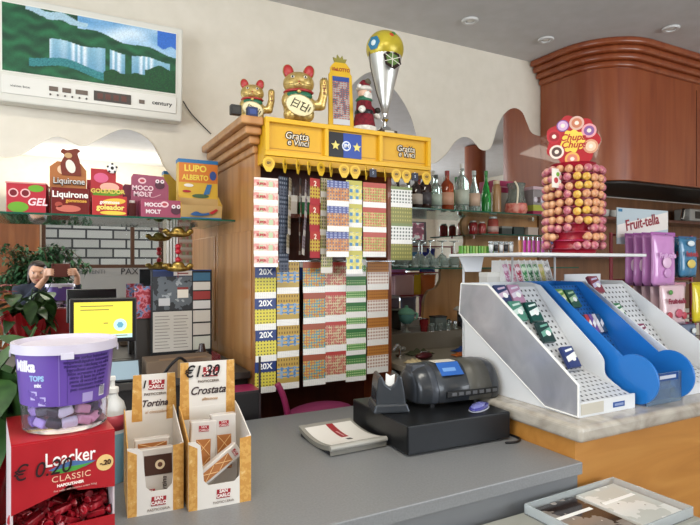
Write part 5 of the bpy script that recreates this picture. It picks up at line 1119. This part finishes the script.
for i in range(4):
    bag('sweet_bag', 'lilac pink sweet bag on the top left peg, %s' % order[i], 2.585, RY-.16+.045*i, 1.66, .19, .255, 'c07cc0' if i else 'c888c8', 'a85ca8', 'Fruit-tella', 'd8a8d8', [(.0, .55, .035, .028, 'e0b8d8'), (.02, .75, .03, .022, 'c890c8')] if i < 2 else [(-.3, .6, .02, .03, 'e4c8dc')])
for i in range(2): bag('sweet_bag', 'sky blue sweet bag with a mountain print on the top row, %s of two' % ('front' if i == 0 else 'back'), 2.80, RY-.15+.05*i, 1.645, .15, .20, '3c7ca4', '2c5c88', 'Fruit-tella', 'a83440', [(.0, .15, .03, .014, 'd8e4e8'), (0, .66, .035, .022, 'd8c060')])
bag('sweet_bag', 'deep blue sweet bag at the right end of the top row', 3.0, RY-.15, 1.65, .18, .22, '2440a0', '5c3484', '', 'dce4f4', [(.1, .40, .06, .012, 'e0e4f0'), (.0, .75, .05, .02, 'c8d0e4')])
for i in range(4):
    bag('sweet_bag', 'white and pink strawberry sweet bag on the middle row, %s' % order[i], 2.66, RY-.16+.045*i, 1.415, .215, .20, 'd8b8c0', 'b87c8c', 'Fruit-tella', '8c1c3c', [(-.25, .76, .022, .018, 'b83c4c'), (.1, .72, .03, .022, 'c05068'), (.3, .78, .02, .018, 'b83c4c'), (-.2, .2, .016, .012, '4c8c3c')])
bag('sweet_bag', 'yellow lemon sweet bag on the middle row by the right edge', 2.89, RY-.17, 1.415, .17, .20, 'd8c41c', 'b8a010', 'Fruit', 'b83c2c', [(0, .75, .04, .025, 'f0e878')])
bag('sweet_bag', 'orange sweet bag at the far right of the middle row', 3.01, RY-.15, 1.405, .17, .19, 'c8702c', 'a04c1c', 'Fruit', 'f0e0c0', [(0, .72, .03, .025, 'e8a848')])
for i, (x, c, lb) in enumerate(((2.60, '3c5c8c', 'dusty blue sweet bag at the left of the bottom row'), (2.79, '6c7c98', 'grey blue sweet bag in the middle of the bottom row'), (2.99, '8c3c5c', 'plum sweet bag at the right of the bottom row'))):
    bag('sweet_bag', lb, x, RY-.15, 1.215, .175, .19, c, '8c2048', 'Fruit', 'c8344c', [(.2, .2, .02, .014, 'd8e0e0'), (-.1, .75, .04, .022, 'c84860')])

# ---------------------------------------------------------------- bottles and glasses on the right shelves
def bottle(label, px, pt, wpx, gm, capc, prof='spirit', lab=None, words=None, fill=None, Y=2.74, z0=None, name='bottle'):
    z0 = z0 or ZR; q = at(px, pt, Y); h = q.z-z0; r = wpx/2/550*dep(q.x, Y)
    o = thing(name, label, 'bottle', (q.x, Y, z0+.0005), 0, 'bottles on the top glass shelf')
    sh = {'spirit': [(0, 0), (.94, 0), (1, .02), (1, .58), (.85, .68), (.36, .77), (.30, .80), (.30, .90), (0, .90)], 'slim': [(0, 0), (.95, 0), (1, .02), (1, .42), (.6, .62), (.32, .74), (.3, .9), (0, .9)], 'wine': [(0, 0), (.9, 0), (1, .02), (1, .55), (.8, .66), (.33, .74), (.3, .9), (0, .9)], 'jar': [(0, 0), (.92, 0), (1, .04), (1, .78), (.8, .86), (.6, .9), (0, .9)]}[prof]
    obj('glass', MB().lathe([(a*r, b_*h) for a, b_ in sh], 24), gm, o, smooth=True)
    obj('cap', MB().lathe([(0, .9*h), (.34*r if prof != 'jar' else .7*r, .9*h), (.34*r if prof != 'jar' else .7*r, h), (0, h)], 18), P(capc, .35), o, smooth=True)
    if lab: 
        lo, hi = (.16, .46)
        obj('label', MB().lathe([(r*1.012, lo*h), (r*1.012, hi*h)], 24, cap=False), P(lab, .5), o, smooth='all', solid=.0005)
        if words: text(words, r*.62, P('3c2420', .5), o, (r*1.06*math.sin(-.5), -r*1.06*math.cos(.5), .32*h), (PI/2, 0, -.5))
    return o
clear = P('c4d4cc', .05, trans=.75, ior=1.3); 
bottle('dark bottle with a grey cap half hidden at the left end of the top shelf', 416, 176, 13, P('2a1a18', .1, coat=.5), '8c9490', 'spirit', 'b8aca0')
bottle('dark brown bottle with a black label next to the yellow tags', 425, 172, 13, P('2c0f0c', .08, coat=.6), '381410', 'spirit', '4a4448')
bottle('clear bottle with a dark cap left of the amber bottle', 436, 175, 12, clear, '3c4440', 'spirit', 'a8b8a8')
bottle('amber red bottle with a red cap', 447, 171, 14, P('a0401c', .06, trans=.35, ior=1.3, coat=.5), '8c1c1c', 'spirit', 'c89478')
bottle('tall clear bottle with a white cap', 462, 164, 14, clear, 'd8d8d4', 'spirit', 'b4bcac')
bottle('slender clear bottle with a pale round label', 474, 171, 12, clear, 'b8c0bc', 'slim', 'c8a890')
bottle('bright green glass bottle', 486, 171, 10, P('1f8c34', .06, trans=.35, ior=1.3, coat=.5), '2c7c34', 'slim', None)
bottle('tan bottle wrapped in kraft paper with a cork', 496.5, 181, 9, wood('kraft_paper', '8c6038', 'a07444', 'b08858'), 'c8b490', 'jar', None)
q = at(510, 207, 2.80); o = thing('gift_box', 'magenta and white boxed gift behind the kraft bottle', 'box', (at(493, 207, 2.83).x, 2.82, ZR+.0005)); w_ = at(512, 207, 2.83).x-at(493, 207, 2.83).x
obj('carton', MB().box(0, w_, 0, .05, 0, .24), P('c8c4bc', .5), o, bev=.002); obj('magenta_top', MB().box(-.001, w_+.001, -.001, .05, .16, .241), P('a02050', .4), o); obj('printed_line', MB().box(w_*.2, w_*.8, -.002, -.001, .195, .203), P('d898b0', .4), o)
q = at(516, 207, 2.72); o = thing('gift_basket', 'coral wrapped gift basket with a pale ribbon and clear film', 'gift', (q.x, 2.72, ZR+.0005))
obj('basket', MB().lathe([(0, 0), (.06, 0), (.075, .035), (.07, .075), (0, .085)], 24), speck('coral_wrap', [(.35, 'b83c34'), (.5, 'd86c58'), (.65, 'e09a88')], 30, .35), o, smooth=True)
obj('clear_film', MB().lathe([(.068, .075), (.055, .12), (.05, .17), (.062, .21)], 16, cap=False), P('c4c8c0', .1, trans=.8, ior=1.1), o, smooth='all', solid=.0006)
obj('contents', MB().cyl((0, .005, .08), .038, .09, 18), P('8c9480', .5), o, smooth=True); obj('ribbon', MB().tube(smoothpts([(-.05, -.06, .07), (-.045, -.062, .13), (-.04, -.055, .18), (-.06, -.05, .215)]), .006, 6), P('e8dcc0', .4), o)
q0, q1 = at(529, 207, 2.74), at(548, 207, 2.74); o = thing('boxed_chocolates', 'clear fronted box with a magenta base and yellow band on the top shelf', 'box', (q0.x, 2.70, ZR+.0005)); w_ = q1.x-q0.x+.02
obj('base', MB().box(0, w_, 0, .09, 0, .035), P('9c1c48', .4), o, bev=.002); obj('band', MB().box(0, w_, 0, .09, .035, .075), P('a8ac3c', .4), o); obj('window_box', MB().box(0.002, w_-.002, .002, .088, .075, .18), P('8c8484', .3), o, bev=.004); obj('lid', MB().box(0, w_, 0, .09, .18, .20), P('c8a8b0', .4), o)
for x_, c_ in ((.02, 'd8ccd4'), (.05, '5c4448'), (.08, 'c8c0cc')): obj('chocolate', MB().ell((x_, .0, .11), (.018, .006, .02), 12, 8), P(c_, .4), o, smooth='all')
# second glass shelf: jars of red, silver bow, mirror clutter
for px, pt, wpx, c, cap_, lb in ((473, 221, 9, '8c1c20', 'a8a8a0', 'dark red jar on the middle glass shelf, left one'), (482, 222, 8, 'a83430', 'c8c4bc', 'red jar with a pale cap on the middle glass shelf'), (493, 217, 11, 'b84c40', 'd8dcdc', 'coral jar topped with a silver bow on the middle glass shelf')):
    o = bottle(lb, px, pt, wpx, P(c, .15, coat=.5), cap_, 'jar', 'd0a8a0' if px > 490 else None, Y=2.74, z0=1.7005, name='preserve_jar'); o['category'] = 'jar'; o['group'] = 'jars on the middle glass shelf'
for i, (px, c, lb) in enumerate(((505, '3c403c', 'dark tin on the middle glass shelf'), (517, '2c3834', 'blackish green box on the middle glass shelf'), (531, 'b8a498', 'beige box at the right of the middle glass shelf'))):
    q0 = at(px-5, 230, 2.74); q1 = at(px+5, 230, 2.74); o = obj('tin_box', MB().box(0, q1.x-q0.x, 0, .07, 0, .055), P(c, .35), None, (q0.x, 2.72, 1.7008), .003); obj('lid', MB().box(-.001, q1.x-q0.x+.001, -.001, .071, .045, .058), P('8c8c84' if i == 0 else c, .3), o, bev=.001); tag(o, lb, 'box')
q0 = at(412, 236, 2.72); q1 = at(434, 236, 2.72)
o = thing('sweet_carton', 'small dark red and white carton hanging behind the wine glasses', 'box', (q0.x, 2.80, 1.652)); w_ = q1.x-q0.x
obj('carton', MB().box(0, w_, 0, .06, 0, .12), P('3a2024', .4), o, bev=.002); obj('printed_face', MB().box(.004, w_-.02, -.0015, 0, .008, .112), speck('carton_print', [(.35, '7c1c3c'), (.48, 'b8566c'), (.56, 'd8d8d4'), (.7, '2c5c5c')], 22, .4, const=True), o)
obj('bracket', MB().box(.01, w_-.01, .02, .0895, -.006, -.0005), CHROME, o)
# wine glasses standing upside down and tumblers
gm = P('d8e4e0', .02, trans=.85, ior=1.35)
wg = None
wp = [(.033, 0), (.036, .02), (.034, .045), (.024, .068), (.006, .082), (.0035, .09), (.0035, .150), (.010, .156), (.034, .160), (.034, .162), (0, .163)]
for i, px in enumerate((399, 409, 420.5, 432, 444, 456)):
    q = at(px, 266, 2.70)
    if wg is None:
        wg = thing('wine_glass', '', 'glass', (0, 0, 0), 0, 'inverted wine glasses on the lowest glass shelf'); obj('bowl', MB().lathe(wp[:5]+[(0.0, .083)], 24, cap=False), gm, wg, smooth='all', solid=.0012)
        obj('stem', MB().lathe(wp[4:], 16, cap=False), gm, wg, smooth=True); o = wg
    else: o = dup(wg)
    o.location = (q.x, 2.72, 1.4915); o['label'] = 'inverted wine glass on the lowest glass shelf, %s from the left' % nth[i]
tb = None
for i, px in enumerate((403, 413, 423, 433, 443, 453, 463)):
    q = at(px, 266, 2.62)
    if tb is None:
        tb = thing('tumbler', '', 'glass', (0, 0, 0), 0, 'tumblers in front of the wine glasses'); obj('glass', MB().lathe([(0, 0), (.022, 0), (.029, .055), (.0275, .055), (.0205, .006), (0, .006)], 22), gm, tb, smooth=True)
        obj('base_ring', MB().lathe([(.0222, .002), (.0232, .008), (.0235, .012)], 22, cap=False), P('b8c4c0', .1, .4), tb, solid=.0005); o = tb
    else: o = dup(tb)
    o.location = (q.x, 2.605, 1.4915); o['label'] = 'short tumbler on the front edge of the lowest glass shelf, %s from the left' % nth[i]

# ---------------------------------------------------------------- clutter on the stepped back counter
def place(px, Y): return at(px, 262, Y).x
t = thing('small_shelf_unit', 'small grey shelf stand holding dark boxes beside the scratch cards', 'shelf', (place(392, 2.62), 2.74, 1.1205))
obj('board', MB().box(0, .15, 0, .14, .115, .127), P('6a6a60', .4), t, bev=.002)
for x in (.004, .136): obj('support', MB().box(x, x+.01, .01, .13, 0, .115), P('5a5a52', .4), t)
for i, (px, w_, h_, c, lb) in enumerate(((396, .06, .075, '22262c', 'charcoal box on the small grey shelf stand, left one'), (411, .065, .07, '3c1c28', 'maroon topped dark box on the small grey shelf stand'))):
    o = obj('small_box', MB().box(0, w_, 0, .08, 0, h_), P(c, .35), None, (place(392, 2.62)+.006+i*.07, 2.76, 1.2485), .003); obj('lid', MB().box(-.001, w_+.001, -.001, .081, h_-.012, h_+.004), P('8c8480' if i else '4c1c24', .4), o, bev=.002); tag(o, lb, 'box')
# green sippy cup
xx = place(405, 2.64)
t = thing('mint_jug', 'mint green blender cup with a domed lid on the back counter', 'cup', (xx+.01, 2.64, 1.1205)); mint = P('6cae94', .35); t.scale = (.88, .88, .62)
obj('stand', MB().lathe([(0, 0), (.03, 0), (.012, .012), (.008, .06), (.02, .075), (0, .075)], 20), P('a8b0ac', .3, .5), t, smooth=True)
obj('bowl', MB().lathe([(0, .075), (.025, .078), (.048, .11), (.053, .15), (.05, .17), (0, .17)], 28), P('5c9c98', .2, coat=.4), t, smooth=True)
obj('collar', MB().lathe([(.053, .165), (.058, .17), (.056, .185), (0, .19)], 28, cap=False), mint, t, smooth=True); obj('lid', MB().lathe([(.054, .185), (.045, .205), (.022, .222), (.012, .228), (.012, .245), (0, .247)], 24), mint, t, smooth=True)
obj('handle', MB().tube(smoothpts([(.05, 0, .175), (.08, 0, .17), (.085, 0, .14), (.075, 0, .115), (.05, 0, .11)]), .007, 8), mint, t, smooth='all')
def small(name, label, cat_, px, Y, z, parts, scale=1, rz=0):
    o = thing(name, label, cat_, (place(px, Y), Y, z+.0005), rz); o.scale = (scale,)*3
    for (nm, mb, m) in parts: obj(nm, mb, m, o, smooth=True)
    return o
U, Lw = 1.12, 1.02
small('tumbler', 'dark red glass tumbler on the stepped counter beside the mint cup', 'glass', 424, 2.62, U, [('glass', MB().lathe([(0, 0), (.02, 0), (.028, .07), (.026, .07), (.018, .004), (0, .004)], 20), P('7c1c20', .1, coat=.4)), ('rim', MB().lathe([(.026, .07), (.029, .072), (.026, .074)], 20, cap=False), CHROME)])
small('sugar_caddy', 'square glass sugar holder with a black rim in the middle of the stepped counter', 'caddy', 438, 2.64, U, [('walls', MB().box(-.04, .04, -.03, .03, 0, .075), P('7c8884', .1, trans=.4)), ('rim', MB().box(-.043, .043, -.033, .033, .075, .083), BLACK)])
for i in range(3): small('espresso_glass', 'tiny clear glass in front of the sugar holder, %s from the left' % nth[i], 'glass', 432+i*8, 2.60, U, [('cup', MB().lathe([(0, 0), (.012, 0), (.017, .045), (.0155, .045), (.010, .003), (0, .003)], 18), gm), ('foot', MB().lathe([(0, -.0001), (.014, 0), (.013, .003)], 18), CHROME)])
small('salt_shaker', 'steel topped shaker right of the sugar holder', 'shaker', 449, 2.63, U, [('body', MB().lathe([(0, 0), (.016, 0), (.014, .04), (0, .04)], 18), gm), ('cap', MB().lathe([(.015, .04), (.015, .055), (.006, .062), (0, .062)], 18), CHROME)])
small('salt_shaker', 'smaller steel topped shaker next to the black canister', 'shaker', 455, 2.62, U, [('body', MB().lathe([(0, 0), (.014, 0), (.013, .034), (0, .034)], 18), gm), ('cap', MB().lathe([(.014, .034), (.013, .048), (0, .054)], 18), STEEL)])
small('coffee_canister', 'black canister with a wide white lid near the silver panelled stand', 'canister', 466, 2.72, U, [('body', MB().cyl((0, 0, 0), .055, .10, 24), BLACK), ('lid', MB().lathe([(0, .10), (.075, .10), (.078, .108), (.06, .122), (0, .126)], 28), P('c8beb4', .35)), ('label', MB().lathe([(.0556, .03), (.0556, .06)], 24, cap=False), P('3c4450', .3))])
small('toy_figure', 'dark blue clockwork toy figure near the black canister', 'toy', 464, 2.61, U, [('body', MB().ell((0, 0, .022), (.028, .02, .022)), P('1c2434', .3)), ('head', MB().ell((.012, -.008, .052), (.015, .014, .014)), P('2c3c5c', .3)), ('band', MB().box(-.02, .02, -.022, -.018, .016, .028), P('a8a8b0', .3))])
# lower surface
def cloth(name, label, cat_, px, Y, w_, d_, h_, m, seed, rz=0):
    r_ = random.Random(seed); b = MB(); n, k = 12, 8; G = []
    for j in range(k+1):
        G.append([b.b.verts.new(((i/n-.5)*w_*(1+.1*math.sin(j*2+seed)), (j/k-.5)*d_*(1+.1*math.sin(i+seed)), h_*(.25+.75*abs(math.sin(i*.9+seed)*math.cos(j*.7+seed*2)))*min(1, 3*min(i, n-i)/n+.12)*min(1, 3*min(j, k-j)/k+.12)+.004)) for i in range(n+1)])
    for j in range(k):
        for i in range(n): b._f([G[j][i], G[j][i+1], G[j+1][i+1], G[j+1][i]])
    lows = [[b.b.verts.new((v.co.x, v.co.y, .0)) for v in row] for row in (G[0], G[-1])]
    o = obj(name, b, m, None, (place(px, Y), Y, Lw+.001), smooth='all', rot=(0, 0, rz), solid=.003); return tag(o, label, cat_)
for nm, lb, ct, px, Y, w_, d_, h_, m, sd in (('purse', 'burgundy leather purse lying on the lower back counter', 'purse', 424, 2.33, .11, .07, .035, P('4a1018', .4), 1), ('cloth', 'folded dark green cloth behind the burgundy purse', 'cloth', 419, 2.46, .15, .07, .03, P('3c4028', .8), 3), ('cloth', 'crumpled navy blue cloth on the lower back counter', 'cloth', 466, 2.42, .15, .08, .035, P('1c3c78', .7), 5), ('sweet_packet', 'orange packet lying in front of the navy cloth', 'packet', 461, 2.32, .10, .05, .02, P('b85c20', .4), 7), ('tissue', 'crumpled beige paper on the counter behind the register', 'paper', 414, 2.26, .09, .05, .02, P('c8b488', .7), 9)):
    if nm == 'purse':
        o = thing('purse', lb, ct, (place(px, Y), Y, Lw+.0005), .1); obj('body', MB().ell((0, 0, .018), (.055, .03, .018)), m, o, remesh=.004); obj('clasp', MB().cap((-.02, 0, .038), (.02, 0, .038), .003, .003), CHROME, o); obj('zip', MB().cap((-.045, -.006, .031), (.045, -.006, .031), .002, .002), P('8c7c50', .4, .6), o)
    else: cloth(nm, lb, ct, px, Y, w_, d_, h_, m, sd)
small('tap_fitting', 'chrome tap fitting lying left on the lower back counter', 'tap', 400, 2.40, Lw, [('base', MB().cyl((0, 0, 0), .025, .02, 20), CHROME), ('spout', MB().tube(smoothpts([(0, 0, .02), (0, 0, .06), (-.03, -.02, .075), (-.06, -.03, .05)]), .008, 10), CHROME), ('knob', MB().ell((.02, 0, .05), (.016, .012, .012)), P('8c8c88', .3, .6))])
small('grey_box', 'low grey plastic box at the right of the lower back counter', 'box', 476, 2.50, Lw, [('box', MB().box(-.07, .07, -.04, .04, 0, .05), P('8a8478', .5)), ('lid', MB().box(-.073, .073, -.043, .043, .05, .06), P('958f84', .5))])
# niche cups and machine
for i, px in enumerate((604, 613, 622, 631, 644, 654)):
    o = thing('espresso_cup', 'white cup on the shelf under the hanging cabinet, %s from the left' % nth[i], 'cup', (place(px, 2.74), 2.74, 1.8525), .3*i, 'cups under the hanging cabinet')
    obj('bowl', MB().lathe([(0, 0), (.022, 0), (.036, .03), (.038, .06), (.035, .06), (.033, .03), (.02, .005), (0, .005)], 22), P('b8b4ac', .3), o, smooth=True); obj('handle', MB().tube(smoothpts([(.036, 0, .05), (.054, 0, .045), (.052, 0, .025), (.035, 0, .02)]), .004, 6), P('b8b4ac', .3), o)
t = thing('coffee_grinder', 'chrome and white appliance on the upper niche shelf at the right edge', 'appliance', (place(686, 2.72), 2.74, 1.8525))
obj('body', MB().box(-.02, .26, -.07, .07, 0, .11), P('a8a49c', .35), t, bev=.01); obj('display', MB().box(.04, .2, -.073, -.07, .03, .09), P('2c2420', .3), t, bev=.002); obj('chrome_arm', MB().cap((-.07, -.03, .03), (-.05, -.03, .10), .016, .014).box(-.07, -.02, -.04, -.02, .06, .075), CHROME, t); obj('base', MB().box(-.11, .26, -.08, .08, -.0, .012), P('55504a', .4), t, bev=.003)

# ---------------------------------------------------------------- plant and person reflected in the mirror
t = thing('weeping_fig', 'leafy green potted tree behind the person, seen in the mirror', 'plant', (-.22, -1.35, 0))
obj('pot', MB().lathe([(0, 0), (.16, 0), (.22, .35), (.20, .35), (.15, .02), (0, .02)], 28), P('8a4a30', .6), t, smooth=True); obj('soil', MB().cyl((0, 0, .30), .19, .02, 24), P('2c2018', .9), t)
tr = MB(); fl_ = MB(); rnd = random.Random(9)
tr.tube(smoothpts([(0, 0, .3), (.03, .01, .7), (-.02, .02, 1.1), (0, 0, 1.45)]), .02, 8)
for i in range(44):
    a = i*2.4; r = .15+.34*rnd.random(); z1 = 1.30+.40*rnd.random(); z0 = .95+.4*rnd.random()
    P0, P1, P2 = Vector((0, 0, z0)), Vector((.6*r*math.cos(a), .4*r*math.sin(a), z1)), Vector((r*1.15*math.cos(a), r*.8*math.sin(a), z1-.12-.14*rnd.random()))
    pts = smoothpts([tuple(P0), tuple(P1), tuple(P2)], 8); tr.tube(pts, .004, 5)
    for p_ in pts[4:]:
        for _ in range(5): leaf(fl_, Matrix.Translation(Vector(p_)+Vector((rnd.uniform(-.05, .05), rnd.uniform(-.05, .05), rnd.uniform(-.05, .04)))) @ Matrix.Rotation(rnd.random()*6.3, 4, 'Z') @ Matrix.Rotation(rnd.uniform(-.9, .3), 4, 'X'), rnd.uniform(.06, .09), rnd.uniform(.028, .04))
obj('trunk', tr, P('5c4430', .8), t, smooth='all'); obj('foliage', fl_, speck('fig_leaf', [(.3, '24482c'), (.6, '3f6e44'), (.8, '78a070')], 12, .4), t, smooth='all')

skin = P('c8967a', .5); navy = speck('navy_knit', [(.3, '161c2c'), (.7, '20283c')], 60, .9); hairm = speck('dark_hair', [(.3, '1c1210'), (.7, '3a2620')], 20, .45, stretch=(1, 1, .2))
pe = thing('person', 'person in a navy top with dark hair holding up a phone, seen in the mirror', 'person', (-.175, -.33, 0), 0); pe.scale = (1, 1, .968)
H0 = 1.46   # head centre height
b = MB()
b.cap((0, 0, 1.34), (0, .01, 1.40), .050, .048)
b.ell((0, .015, H0+.005), (.072, .088, .105), 24, 16).ell((0, .045, H0-.055), (.048, .045, .048)).ell((0, .103, H0-.012), (.012, .016, .024)).ell((0, .098, H0+.028), (.05, .012, .012))
for s in (-1, 1): b.ell((s*.076, .0, H0-.005), (.010, .018, .030)); b.ell((s*.035, .078, H0-.03), (.022, .018, .02))
SH = {-1: (-.165, -.01, 1.30), 1: (.165, -.01, 1.30)}; EL = {-1: (-.13, .20, 1.14), 1: (.33, .14, 1.22)}; WR = {-1: (.075, .20, 1.42), 1: (.34, .24, 1.43)}
for s in (-1, 1): b.cap(Vector(EL[s]).lerp(Vector(WR[s]), .45), WR[s], .034, .026)
obj('body', b, skin, pe, remesh=.008)
# hands: palm, four bent fingers and a thumb each, closed on the ends of the phone
for s, (wx, px_) in ((-1, (.045, .112)), (1, (.325, .286))):
    h = MB(); d_ = 1 if s < 0 else -1; c0 = Vector(WR[s]); pc = Vector((px_-d_*.030, .262, 1.478))
    h.cap(c0, pc, .024, .026); h.ell(pc, (.022, .030, .040))
    for k in range(4):
        z = 1.505-.018*k; L_ = (.90, 1.0, .95, .78)[k]
        p1 = Vector((px_-d_*.018, .292, z)); p2 = Vector((px_+d_*.006, .322, z)); p3 = Vector((px_+d_*.030*L_, .3215, z-.003))
        h.cap((px_-d_*.03, .27, z-.004), p1, .0095, .009).cap(p1, p2, .009, .0085).cap(p2, p3, .0085, .007)
    h.cap((px_-d_*.03, .25, 1.462), (px_-d_*.005, .272, 1.445), .011, .009).cap((px_-d_*.005, .272, 1.445), (px_+d_*.022, .289, 1.452), .009, .0075)
    obj('hand', h, skin, pe, remesh=.0045)
b = MB()
for s in (-1, 1):
    b.cap(SH[s], EL[s], .052, .043); b.cap(EL[s], Vector(EL[s]).lerp(Vector(WR[s]), .62), .043, .036)
b.ell((0, 0, 1.22), (.165, .105, .14)).ell((0, -.005, 1.05), (.145, .10, .17)).ell((0, 0, .92), (.160, .11, .13)).cap((-.12, 0, 1.30), (.12, 0, 1.30), .06, .06).cap((0, 0, 1.28), (0, .005, 1.35), .075, .058)
obj('top', b, navy, pe, remesh=.010)
b = MB(); b.ell((0, 0, .86), (.165, .115, .12))
for s in (-1, 1): b.cap((s*.085, 0, .82), (s*.09, .01, .46), .085, .055).cap((s*.09, .01, .46), (s*.095, -.01, .09), .055, .042)
obj('trousers', b, P('2a2c34', .8), pe, remesh=.012)
for s in (-1, 1): obj('shoe', MB().ell((s*.095, .045, .038), (.045, .12, .036)).box(s*.095-.04, s*.095+.04, -.06, .15, 0, .02), P('3c3430', .5), pe, remesh=.008)
b = MB(); b.ell((0, -.018, H0+.035), (.084, .092, .098), 24, 16).ell((-.0, -.07, H0-.03), (.07, .05, .10)).ell((-.068, -.01, H0-.03), (.02, .04, .09)).ell((.068, -.01, H0-.02), (.018, .035, .07)).ell((.02, .055, H0+.085), (.055, .035, .025))
obj('hair', b, hairm, pe, remesh=.009)
for s in (-1, 1):
    e = obj('eye', MB().ell((s*.030, .094, H0+.008), (.013, .006, .007), 12, 8), P('e4dcd4', .3), pe, smooth='all'); obj('iris', MB().ell((s*.030, .0995, H0+.008), (.006, .003, .006), 10, 6), P('1c1410', .3), e, smooth='all')
    obj('eyebrow', MB().cap((s*.016, .101, H0+.030), (s*.046, .090, H0+.030), .003, .0025, 8), hairm, pe)
obj('lips', MB().ell((0, .095, H0-.062), (.020, .007, .007), 14, 8), P('a85850', .45), pe, smooth='all')
t = thing('mobile_phone', 'reddish brown mobile phone held up in both hands, seen in the mirror', 'phone', (.024, -.024, 1.385))
obj('case', MB().box(-.078, .078, 0, .008, 0, .124), P('5a2a24', .4), t, bev=.003); obj('screen', MB().box(-.074, .074, -.001, 0, .004, .120), P('2c3440', .2), t); obj('lens', MB().cyl((-.060, .008, .110), .006, .0012, 16, 'Y'), BLACK, t)
